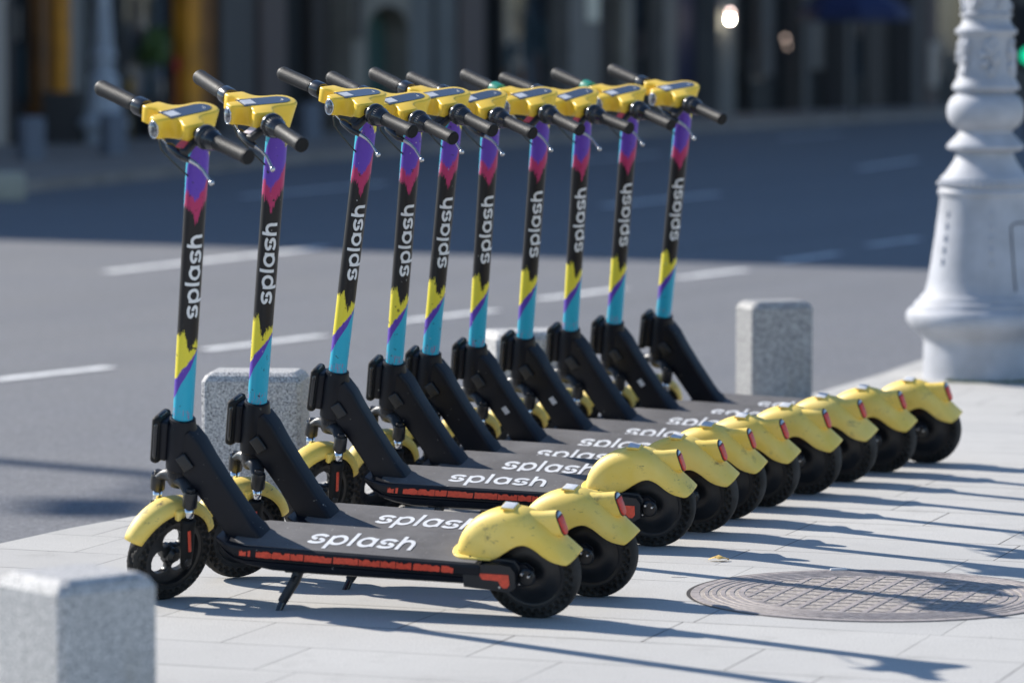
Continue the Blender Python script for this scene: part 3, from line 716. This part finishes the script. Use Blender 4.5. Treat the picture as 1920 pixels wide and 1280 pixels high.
for x, y, lb in fb: bollard(lb, x, y, .24, .24, .46, 30, GF, 'f_boll')

o = MB().box((0, 0, .11), (.62, .30, .26), None, .03).done('concrete_block', plain('pale_concrete', (.42, .38, .30), .9, rnd=0), smooth=40); o.location = (-4.60, 35.1, RD); o.rotation_euler = (0, 0, R(20)); tag(o, 'pale beige concrete block by the far kerb at the left edge of the photo', 'block')

# ------------------------------------------------------------------ cast-iron lamp post
def lamp_post(x, y, label, group='ornate pale street lamp posts'):
    t = thing('street_lamp', label, 'street lamp', (x, y, 0), 0, group)
    s = 1 / 468.0; z = lambda py: HC - (py - YH) * s
    prof = [(722, 120), (716, 120), (712, 115), (700, 113), (645, 112), (636, 113), (628, 119), (618, 131), (608, 141), (600, 145), (590, 146), (582, 143), (576, 136), (574, 132), (568, 130), (563, 126), (561, 121), (555, 119), (550, 113), (546, 110), (520, 104), (480, 98), (440, 92), (400, 87), (370, 83.5), (366, 84), (364, 87), (358, 88), (354, 86), (350, 83), (334, 84), (331, 82), (326, 76), (314, 67), (300, 58), (290, 54), (284, 52)]
    base = MB().lathe([(a * s, z(p)) for p, a in prof], 64).done('base', 'lamp_paint', t, smooth=35)
    bd = MB()
    for k in range(46):
        a = 2 * math.pi * k / 46; bd.lathe([(0, -.013), (.008, -.010), (.0125, -.002), (.012, .006), (0, .012)], 8, T(math.cos(a) * 84 * s, math.sin(a) * 84 * s, z(343)))
    bd.done('bead_ring', 'lamp_paint', base, smooth=60)
    prof = [(284, 52), (281, 66), (277, 72), (272, 72), (262, 63), (253, 54), (247, 50), (242, 51), (238, 58), (230, 66), (220, 71), (208, 72.5), (196, 71), (184, 65), (177, 57), (174, 52), (171, 54), (168, 62), (162, 63), (156, 60), (146, 54), (136, 51), (126, 49.5), (100, 49), (70, 50), (66, 52), (63, 57), (57, 58), (52, 52), (46, 47), (36, 44), (32, 45), (30, 49), (26, 49), (24, 43)]
    MB().lathe([(a * s, z(p)) for p, a in prof], 64).done('turned_column', 'lamp_paint', t, smooth=35)
    rr = random.Random(3)
    for q in range(6):
        orn = MB()
        a0 = 2 * math.pi * q / 6 + .55
        for k in range(26):
            u = rr.uniform(-1, 1); py = rr.uniform(76, 142); wd = .30 * (1 - abs(py - 105) / 60)
            a = a0 + u * wd; r = 51 * s; rad = rr.uniform(.009, .018)
            orn.lathe([(0, -rad), (rad * .7, -rad * .7), (rad, 0), (rad * .7, rad * .7), (0, rad)], 8, T(math.cos(a) * r, math.sin(a) * r, z(py)) @ Matrix.Rotation(a, 4, 'Z') @ Matrix.Diagonal((.9, 1, rr.uniform(.8, 2.0), 1)))
        orn.done('relief_ornament', 'lamp_paint', t, smooth=60); orn = MB()
        for k in range(16):
            u = rr.uniform(-1, 1); py = rr.uniform(-40, 20); a = a0 + .5 + u * .25; r = 44 * s; rad = rr.uniform(.008, .015)
            orn.lathe([(0, -rad), (rad * .7, -rad * .7), (rad, 0), (rad * .7, rad * .7), (0, rad)], 8, T(math.cos(a) * r, math.sin(a) * r, z(py)))
        orn.done('relief_ornament', 'lamp_paint', t, smooth=60); orn = MB()
        for k in range(5):
            py = 400 + k * 22; a = a0; r = (86 + k * 3.2) * s
            orn.lathe([(0, -.02), (.006, -.012), (.008, 0), (.006, .012), (0, .02)], 8, T(math.cos(a) * r, math.sin(a) * r, z(py)))
        orn.done('relief_ornament', 'lamp_paint', t, smooth=60)
    MB().lathe([(43 * s, z(24)), (42 * s, z(-60)), (.085, 2.0), (.072, 2.6), (.060, 4.2), (.08, 4.24), (.08, 4.28), (.05, 4.3)], 40).done('shaft', 'lamp_paint', t, smooth=35)
    # access door outline on the front right of the base
    dr = MB()
    pts = []
    a0, a1 = R(-64), R(-28)
    for (aa, p0, p1) in ((a0, 555, 420), (a1, 555, 420)):
        pass
    def on(aa, py): r = interp([(400, 87.6), (440, 92.6), (480, 98.6), (520, 104.6), (546, 110.6)], py) * s; return (math.cos(aa) * r, math.sin(aa) * r, z(py))
    loop = [on(a0, 540 - k * 12) for k in range(11)] + [on(lerp(a0, a1, k / 6), 414) for k in range(1, 6)] + [on(a1, 420 + k * 12) for k in range(11)]
    dr.tube(loop, .0028, 6)
    dr.done('access_door_seam', 'gap', t, smooth=60)
    lan = MB().lathe([(.05, 4.3), (.10, 4.34), (.17, 4.72), (.19, 4.74), (.19, 4.76), (.06, 4.92), (.02, 5.0), (0, 5.02)], 8)
    lan.done('lantern', 'lamp_paint', t, smooth=20)
    return t
l1 = lamp_post(1.895, 16.03, 'large pale cast iron lamp post standing on the pavement at the right edge')
l2 = copy_tree(l1); l2.location = (-4.95, 49.2 - .6, 0); l2['label'] = 'blurred far lamp post on the opposite pavement at the left, behind the nearest scooter'
# moss tufts at its foot: one patch of stuff
mb = MB(); rr = random.Random(9)
for k in range(260):
    a = R(rr.uniform(-130, -20)); r = .252 + rr.uniform(0, .03); x, y = 1.895 + r * math.cos(a), 16.03 + r * math.sin(a); h = rr.uniform(.003, .016); d = rr.uniform(0, 6.28); q = .004
    mb.bm.faces.new([mb.bm.verts.new(p) for p in ((x - q, y, 0.001), (x + q, y, 0.001), (x + math.cos(d) * .005, y + math.sin(d) * .005, h))])
o = mb.done('moss', 'moss', smooth=0); o['kind'] = 'stuff'; o['label'] = 'thin green moss round the foot of the lamp post'

# ------------------------------------------------------------------ manhole cover
mh = thing('manhole_cover', 'round cast iron manhole cover with a ribbed grid set in the paving at lower right', 'manhole cover', (.895, 9.835, 0), 0)
MB().lathe([(.4625, .0008), (.440, .0009)], 96, T(0, .0055, 0), caps=False).done('gap_shade_ring', 'gap', mh, smooth=20)  # flat dark ring for gap and recess shade, shifted to a crescent
MB().lathe([(.4525, .0004), (.4520, .0026), (.4305, .0028), (.4298, .0010)], 96, caps=False).done('frame', 'iron', mh, smooth=20)
MB().lathe([(.4298, .0010), (.4296, .0018), (.421, .0019), (0, .0019)], 96, caps=True).done('cover_bed', 'sand', mh, smooth=20)
rg = MB()
for r0, r1 in ((.419, .408), (.400, .388), (.379, .366), (.357, .344), (.334, .318)):
    rg.lathe([(r0, .0015), (r0 - .001, .0034), (r1 + .001, .0034), (r1, .0015)], 96, caps=False)
rg.done('ring_ribs', 'iron', mh, smooth=20)
gr = MB(); ra = R(-19.6)
for k in range(-5, 6):
    off = k * .0565; hl_ = math.sqrt(max(0, .319 ** 2 - off ** 2))
    gr.box((0, 0, 0), (.014, 2 * hl_, .0016), Matrix.Rotation(ra, 4, 'Z') @ T(off, 0, .0028))
    gr.box((0, 0, 0), (2 * hl_, .009, .0014), Matrix.Rotation(ra, 4, 'Z') @ T(0, off, .0025))
gr.done('grid_ribs', 'iron', mh, smooth=0)

# ------------------------------------------------------------------ small litter
mb = MB(); rows = []
for i in range(7):
    u = i / 6; rows.append([(lerp(-.034, .034, u), (v - .5) * .034 * math.sin(math.pi * (.08 + .84 * u)) * (1 + .35 * math.sin(i * 2.5)), .003 + .013 * math.sin(math.pi * u) * (1 - abs(v - .5)) + .003 * math.sin(9 * u + 7 * v)) for v in (0, .25, .5, .75, 1)])
o = mb.grid(rows).done('dry_leaf', 'leaf', smooth=60); o.scale = (.8, .8, .8); o.location = (.545, 10.47, .002); tag(o, 'curled yellow dry leaf lying on the paving joint beside the manhole cover', 'leaf')
o = MB().box((0, 0, .004), (.046, .009, .008), RZ(12), .003).done('cigarette_end', 'paper', smooth=50); o.location = (.845, 10.275, .0); tag(o, 'white cigarette end on the far rim of the manhole cover', 'cigarette')
o = MB().grid([[(-.02, 0, .003), (-.02, .008, .002)], [(0, -.003, .005), (0, .006, .003)], [(.02, .001, .003), (.02, .009, .003)]]).done('paper_scrap', 'paper', smooth=0); o.location = (.425, 10.16, 0); tag(o, 'tiny white scrap of paper on the paving left of the manhole cover', 'litter')
for k, (px, py, lb) in enumerate([(264, 858, 'pale yellow fallen leaf lying far out on the sunlit road at left'), (217, 887, 'small whitish pebble on the road by the thin shadow at left')]):
    pass

# ------------------------------------------------------------------ the far side of the street
FU = Vector((.495, .869)).normalized(); FN = Vector((FU.y, -FU.x))       # along the facades, and out of them towards the road
rd = Vector((.85, -.527)).normalized()
HB = 14.0
Pl = Vector((-1.155, 25.5)) * KR + (HB + .1) * Vector((-SHX, -SHY))      # the end wall's roof edge throws the shadow edge on the road
fo = Vector((-6.1, 48.0)).dot(FN)
k0 = (fo - Pl.dot(FN)) / rd.dot(FN); C0 = Pl + rd * k0                    # street corner of the block
def upx(px):                             # distance along the facade seen at photo column px
    d = Vector(((px - 960) / FPX, 1.0)); q = fo / d.dot(FN); return (d * q - C0).dot(FU)
FM = Matrix(((FU.x, FN.x, 0, C0.x), (FU.y, FN.y, 0, C0.y), (0, 0, 1, 0), (0, 0, 0, 1)))   # local: x along facade, y out, z up
def fbox(mb, u0, u1, y0, y1, z0, z1, bev=0): mb.box(((u0 + u1) / 2, (y0 + y1) / 2, (z0 + z1) / 2), (u1 - u0, y1 - y0, z1 - z0), FM, bev); return mb
def fm(name, col, **k): MAT[name] = plain(name, col, k.pop('rough', .7), rnd=0, **k); return name
fm('f_dark', (0.023, 0.0209, 0.0202)); fm('f_black', (.005, .005, .006)); fm('f_slate', (0.0862, 0.076, 0.072)); fm('f_mauve', (0.1207, 0.0855, 0.0756)); fm('f_stone', (0.23, 0.1947, 0.1548), vs=2, var=.15)
fm('f_beige', (.19, .165, .145), vs=2); fm('f_brown', (.055, .042, .036)); fm('f_orange', (.52, .20, .012), vs=2, var=.35); fm('f_orange_dark', (.21, .085, .022), vs=2, var=.3)
fm('f_teal', (.030, .060, .070)); fm('f_navy', (.006, .010, .045)); fm('f_pale', (0.391, 0.323, 0.2736)); fm('f_bright', (.75, .66, .52)); fm('f_green', (.045, .09, .075)); fm('f_greyblue', (0.138, 0.133, 0.126), vs=2)
fm('f_upper', (0.345, 0.2707, 0.1872), vs=1, var=.12)
def mk_shopglass(name, tint):
    t = NT(name); v = t.n('ShaderNodeNewGeometry').outputs['Position']; n = t.noise(t.scale(v, (1, 1, .4)), 1.6, 3)
    t.base(t.mix(t.ramp(n, .4, .62), tuple(c * .35 for c in tint), tuple(c * 1.5 for c in tint))); t.set(rough=.12, spec=.5); MAT[name] = t.m
mk_shopglass('g_dark', (.030, .036, .046)); mk_shopglass('g_blue', (.055, .075, .095)); mk_shopglass('g_grey', (.09, .10, .12))

def building(name, label, u0, u1, wallm):
    c = FM @ Vector(((u0 + u1) / 2, 0, 0)); t = thing(name, label, 'building', tuple(c)); t['group'] = 'buildings across the street'
    inv = T(-c.x, -c.y, 0)
    def P(mb, nm, m, par=None, lab=None):
        o = mb.done(nm, m, par or t, inv if par is None else Matrix(), smooth=0)
        if lab: o['label'] = lab
        return o
    g = .02
    P(fbox(MB(), u0, u1 - g, -11, -.45, -.05, 3.4), 'ground_floor_wall', wallm)
    P(fbox(MB(), u0, u1 - g, -11, 0, 3.4, HB), 'upper_wall', 'f_upper')
    P(fbox(MB(), u0, u1 - g, -.2, .25, 3.3, 3.55).box(((u0 + u1) / 2, .1, HB - .25), (u1 - u0 - g, .5, .5), FM), 'cornice', 'f_stone')
    n = max(1, int((u1 - u0) / 3.2))
    for fl in range(3):
        for k in range(n):
            uc = u0 + (k + .5) * (u1 - u0) / n; z0 = 4.4 + fl * 3.2
            f = P(fbox(MB(), uc - .7, uc + .7, .002, .06, z0, z0 + 2.0), 'window_frame', 'f_stone')
            P(fbox(MB(), uc - .58, uc + .58, .05, .075, z0 + .12, z0 + 1.88), 'pane', 'g_dark', f)
    return t, P
def bay(P, kind, px0, px1, m, z1=3.3, y0=-.449, y1=-.40, z0=0.0, name=None, lab=None):
    a, b = upx(px0), upx(px1); return P(fbox(MB(), a, b, y0, y1, z0, z1), kind, m, None, lab)
def window(P, px0, px1, glass, frame='f_dark', z0=.45, z1=3.0):
    a, b = upx(px0), upx(px1)
    f = P(fbox(fbox(fbox(MB(), a, a + .10, -.449, -.30, z0, z1), b - .10, b, -.449, -.30, z0, z1), a + .1, b - .1, -.449, -.30, 0, z0 + .08), 'shop_window', frame)
    P(fbox(MB(), a + .10, b - .10, -.40, -.37, z0 + .08, z1), 'pane', glass, f); return f
# block 1: shop fronts with orange timber
t1, P1 = building('shop_building', 'dark shop building at far left with orange timber panels between its windows', 0.0, upx(546), 'f_dark')
bay(P1, 'pilaster', -420, -300, 'f_pale', y1=.05); bay(P1, 'pilaster', -25, 7, 'f_pale', y1=.06)
window(P1, -290, -40, 'g_blue'); bay(P1, 'panel', 26, 54, 'f_brown', y1=-.2); window(P1, 55, 96, 'g_dark')
bay(P1, 'timber_panel', 98, 116, 'f_orange_dark', y1=-.16, z0=.35); bay(P1, 'timber_panel', 126, 148, 'f_orange', y1=-.12, z0=.35); bay(P1, 'door_frame', 149, 158, 'f_pale', y1=-.10); bay(P1, 'planter_box', 100, 150, 'f_slate', z1=.62, y1=.35)
bay(P1, 'pilaster', 160, 176, 'f_greyblue', y1=-.1); bay(P1, 'door', 177, 232, 'f_dark', y1=-.38); window(P1, 238, 262, 'g_dark'); window(P1, 264, 362, 'g_grey')
bay(P1, 'timber_panel', 366, 392, 'f_orange', y1=-.10, z0=.2); bay(P1, 'timber_panel', 393, 422, 'f_orange_dark', y1=-.14, z0=.2)
bay(P1, 'pilaster', 424, 486, 'f_slate', y1=-.05); bay(P1, 'pilaster', 490, 536, 'f_mauve', y1=.02)
# block 2: opening and stone house with a green door
t2, P2 = building('stone_building', 'grey stone building with a black passage and an arched green door behind the middle scooters', upx(546), upx(908), 'f_dark')
bay(P2, 'dark_passage', 547, 618, 'f_black', y1=-.43); bay(P2, 'wall_panel', 622, 652, 'f_brown', y1=-.3); bay(P2, 'stone_wall', 664, 692, 'f_stone', y1=-.02)
a, b = upx(692), upx(770); mb = MB()
n = 14; outl = [(a, 0), (a, 1.35)] + [((a + b) / 2 - (b - a) / 2 * math.cos(math.pi * k / n), 1.35 + .36 * math.sin(math.pi * k / n)) for k in range(1, n)] + [(b, 1.35), (b, 0), (b + .02, 0), (b + .02, 3.3), (a - .02, 3.3), (a - .02, 0)]
mb.prism(outl, lambda u, v, h: FM @ Vector((u, h, v)), -.44, -.02); P2(mb, 'arch', 'f_stone')
f = P2(fbox(MB(), a, b, -.449, -.40, 0, 1.75), 'green_door', 'f_green'); P2(fbox(MB(), a + (b - a) * .30, a + (b - a) * .55, -.41, -.385, .3, 1.6), 'pane', 'g_grey', f)
bay(P2, 'stone_wall', 771, 812, 'f_greyblue', y1=-.02); bay(P2, 'letter_plate', 812, 822, 'f_slate', z0=1.2, z1=1.75, y1=-.2); bay(P2, 'stone_wall', 823, 858, 'f_greyblue', y1=-.02); bay(P2, 'pilaster', 862, 906, 'f_mauve', y1=.02)
# block 3
t3, P3 = building('glazed_building', 'building with blue-grey glass shop front and beige pillars behind the far scooters', upx(908), upx(1290), 'f_dark')
bay(P3, 'dark_passage', 912, 966, 'f_black', y1=-.43); window(P3, 972, 1062, 'g_blue'); bay(P3, 'pilaster', 1066, 1096, 'f_beige', y1=.02); window(P3, 1098, 1108, 'g_grey')
bay(P3, 'pillar', 1110, 1140, 'f_beige', y1=-.15); bay(P3, 'pale_panel', 1114, 1136, 'f_bright', y0=-.147, y1=-.12, z0=1.50, z1=2.0); bay(P3, 'panel', 1142, 1176, 'f_brown', y1=-.3); bay(P3, 'pilaster', 1178, 1196, 'f_stone', y1=-.1); window(P3, 1198, 1246, 'g_dark'); bay(P3, 'pilaster', 1248, 1268, 'f_beige', y1=-.02); bay(P3, 'panel', 1270, 1289, 'f_brown', y1=-.2)  # flat pale panel put in to draw a bright vertical spot
# block 4
t4, P4 = building('arcade_building', 'long dark building at far right with navy entrance, bright spots and grey pillars', upx(1290), upx(2150), 'f_dark')
bay(P4, 'navy_door', 1292, 1344, 'f_navy', y1=-.40); bay(P4, 'pilaster', 1347, 1378, 'f_greyblue', y1=.0); bay(P4, 'timber_panel', 1380, 1404, 'f_brown', y1=-.2, z0=.7); bay(P4, 'dark_passage', 1410, 1428, 'f_black', y1=-.43)
window(P4, 1432, 1482, 'g_dark'); bay(P4, 'panel', 1446, 1470, 'f_slate', y1=-.2, z0=.6); bay(P4, 'dark_passage', 1486, 1508, 'f_black', y1=-.43)
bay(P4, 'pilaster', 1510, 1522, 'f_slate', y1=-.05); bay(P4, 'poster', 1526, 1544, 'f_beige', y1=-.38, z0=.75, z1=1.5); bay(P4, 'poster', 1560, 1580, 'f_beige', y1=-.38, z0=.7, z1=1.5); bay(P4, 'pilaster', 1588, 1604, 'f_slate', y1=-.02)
window(P4, 1606, 1650, 'g_blue'); bay(P4, 'panel', 1654, 1690, 'f_brown', y1=-.3); bay(P4, 'pilaster', 1712, 1728, 'f_slate', y1=.0); bay(P4, 'pilaster', 1736, 1756, 'f_mauve', y1=.0); bay(P4, 'pale_panel', 1738, 1755, 'f_pale', y0=.003, y1=.03, z0=.35, z1=1.15); window(P4, 1762, 1900, 'g_dark'); bay(P4, 'pilaster', 1905, 1935, 'f_slate', y1=.02); window(P4, 1940, 2100, 'g_dark')

# goods and posters standing in the shop windows, each its own part of the building
GOODS = [('f_beige', .30), ('f_slate', .4), ('f_brown', .5), ('f_pale', .18), ('f_teal', .4), ('f_mauve', .35), ('f_orange_dark', .2)]
rg_ = random.Random(12)
for P_, a, b, n in ((P1, 57, 94, 3), (P1, 266, 360, 9), (P1, -280, -60, 6), (P2, 666, 690, 1), (P3, 975, 1060, 7), (P3, 1200, 1244, 4), (P4, 1434, 1480, 3), (P4, 1608, 1648, 4), (P4, 1765, 1890, 7)):
    for k in range(n):
        m_, h_ = GOODS[rg_.randrange(len(GOODS))]; x0 = a + (b - a) * (k + rg_.uniform(.05, .3)) / n; x1 = x0 + (b - a) / n * rg_.uniform(.4, .65); z0 = rg_.choice((.5, .55, .95, 1.25)); 
        bay(P_, 'window_display', x0, x1, m_, y0=-.34 if P_ is not P2 else -.018, y1=-.31 if P_ is not P2 else .01, z0=z0, z1=z0 + h_ * rg_.uniform(.8, 1.6))
# glowing spheres on brackets, added for bright blurred spots on the far fronts
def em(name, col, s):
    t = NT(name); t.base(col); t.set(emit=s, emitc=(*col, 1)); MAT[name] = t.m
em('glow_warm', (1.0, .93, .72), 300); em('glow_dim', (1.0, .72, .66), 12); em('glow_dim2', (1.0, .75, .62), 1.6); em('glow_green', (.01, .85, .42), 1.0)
def facade_pt(px, py, out_):
    d = Vector(((px - 960) / FPX, 1.0)); q = (fo + out_) / d.dot(FN); p = d * q; return Vector((p.x, p.y, HC - (py - YH) * q / FPX))
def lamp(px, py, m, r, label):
    p = facade_pt(px, py, .16); t = thing('glow_spot', label, 'lamp', tuple(p)); t['group'] = 'small glowing spots added on the far shop fronts'
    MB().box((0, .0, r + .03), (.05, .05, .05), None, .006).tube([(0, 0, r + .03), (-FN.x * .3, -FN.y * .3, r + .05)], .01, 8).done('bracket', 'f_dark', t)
    MB().lathe([(0, -r), (r * .7, -r * .7), (r, 0), (r * .7, r * .7), (0, r)], 12).done('glow_ball', m, t)
lamp(1367, 37, 'glow_warm', .022, 'bright warm white glowing spot on the far shop front right of the last scooter')
lamp(1368, 24, 'glow_dim', .030, 'dim pinkish glowing spot right above the brightest one')
lamp(1471, 72, 'glow_dim2', .030, 'upper of two dim glowing spots on the far front, right of the brightest one')
lamp(1475, 86, 'glow_dim2', .022, 'lower of two dim glowing spots on the far front, right of the brightest one')

# far street furniture
tl_ = thing('traffic_light', 'blurred traffic light showing green at the right edge behind the lamp post', 'traffic light', (6.53, 50.5, 0))
MB().tube([(0, 0, 0), (0, 0, 2.3)], .05, 12).done('pole', 'f_dark', tl_); hd = MB().box((-.05, -.12, 1.30), (.26, .2, .8), None, .03).done('signal_head', 'f_black', tl_)
MB().lathe([(0, .0), (.085, .0), (.08, .02), (0, .03)], 20, T(-.05, -.225, 1.055) @ RX(90)).done('green_lamp', 'glow_green', hd)
aw = thing('parasol', 'closed-in navy blue cafe parasol blurred in front of the far right building', 'parasol', tuple(facade_pt(1600, 230, 2.2) * Vector((1, 1, 0))) if False else (facade_pt(1600, 230, 2.2).x, facade_pt(1600, 230, 2.2).y, 0))
MB().tube([(0, 0, 0), (0, 0, 2.3)], .03, 10).done('pole', 'f_dark', aw)
rows = [[((.9 * k) * math.cos(R(j * 45)), (.9 * k) * math.sin(R(j * 45)), 2.3 - .62 * k) for j in range(8)] for k in (.03, .4, 1.0)] + [[(.9 * math.cos(R(j * 45)), .9 * math.sin(R(j * 45)), 1.52) for j in range(8)]]
o = MB().grid(rows, True, True).done('canopy', plain('navy_canvas', (.012, .022, .085), .7), aw, smooth=0)
# plant and goods in the shop window at left
def leafy(name, px, py, out_, r, m, label, cat):
    p = facade_pt(px, py, out_); t = thing(name, label, cat, (p.x, p.y, 0)); rr = random.Random(px)
    MB().lathe([(0, 0), (.11, 0), (.15, .42), (.13, .42), (0, .40)], 16).tube([(0, 0, .4), (0.02, 0, p.z - r * .4)], .012, 6).done('pot', 'f_brown', t)
    mb = MB()
    for k in range(170):
        d = Vector((rr.gauss(0, 1), rr.gauss(0, 1), rr.gauss(0, 1))).normalized() * r * rr.uniform(.3, 1); c = Vector((0, 0, p.z)) + d; e = Vector((rr.gauss(0, 1), rr.gauss(0, 1), rr.gauss(0, 1))).normalized() * .09; g_ = e.cross(d).normalized() * .03
        mb.bm.faces.new([mb.bm.verts.new(q) for q in (c - e, c + g_, c + e, c - g_)])
    mb.done('foliage', m, t, smooth=0)
leafy('potted_plant', 292, 88, -.15, .30, plain('leaf_green', (.09, .15, .035), .6), 'blurred green potted plant before the far shop window, above the nearest scooter head', 'plant')
for px, py, r, c, lb in ((333, 120, .085, (.50, .04, .05), 'blurred red round shop sign in the window right of the green plant'), (350, 152, .10, (.02, .22, .14), 'blurred green round shop sign below the red one'), (245, 160, .07, (.30, .17, .03), 'small blurred ochre round sign left of the green plant')):
    p = facade_pt(px, py, -.25); o = MB().lathe([(0, -.02), (r, -.02), (r, .02), (0, .02)], 20, Matrix(((FU.x, 0, FN.x, 0), (FU.y, 0, FN.y, 0), (0, 1, 0, 0), (0, 0, 0, 1)))).tube([(0, 0, 0), (0, 0, -p.z)], .012, 6).done('shop_sign', plain('sign_' + lb[8:11], c, .5), smooth=40)
    o.location = p; tag(o, lb, 'sign')
# unseen mast added left of the frame to cast a thin road shadow
mx, my = -1.768 - SHX * 12.2, 13.82 - SHY * 12.2
ms = thing('shadow_mast', 'tall slim grey unseen mast added outside the left edge to shadow the road', 'street light', (mx, my, 0))
MB().tube([(0, 0, 0), (0, 0, 1), (0, 0, 13.4)], [.13, .11, .07], 16).tube([(0, 0, 12.6), (-.12, -.3, 12.7), (-.2, -.5, 12.7)], .04, 10).done('mast', 'f_slate', ms)
MB().box((-.3, -.8, 12.7), (.36, .44, .14), None, .05).done('caster_head', 'f_slate', ms)  # box added so its shadow makes the soft blob on the road
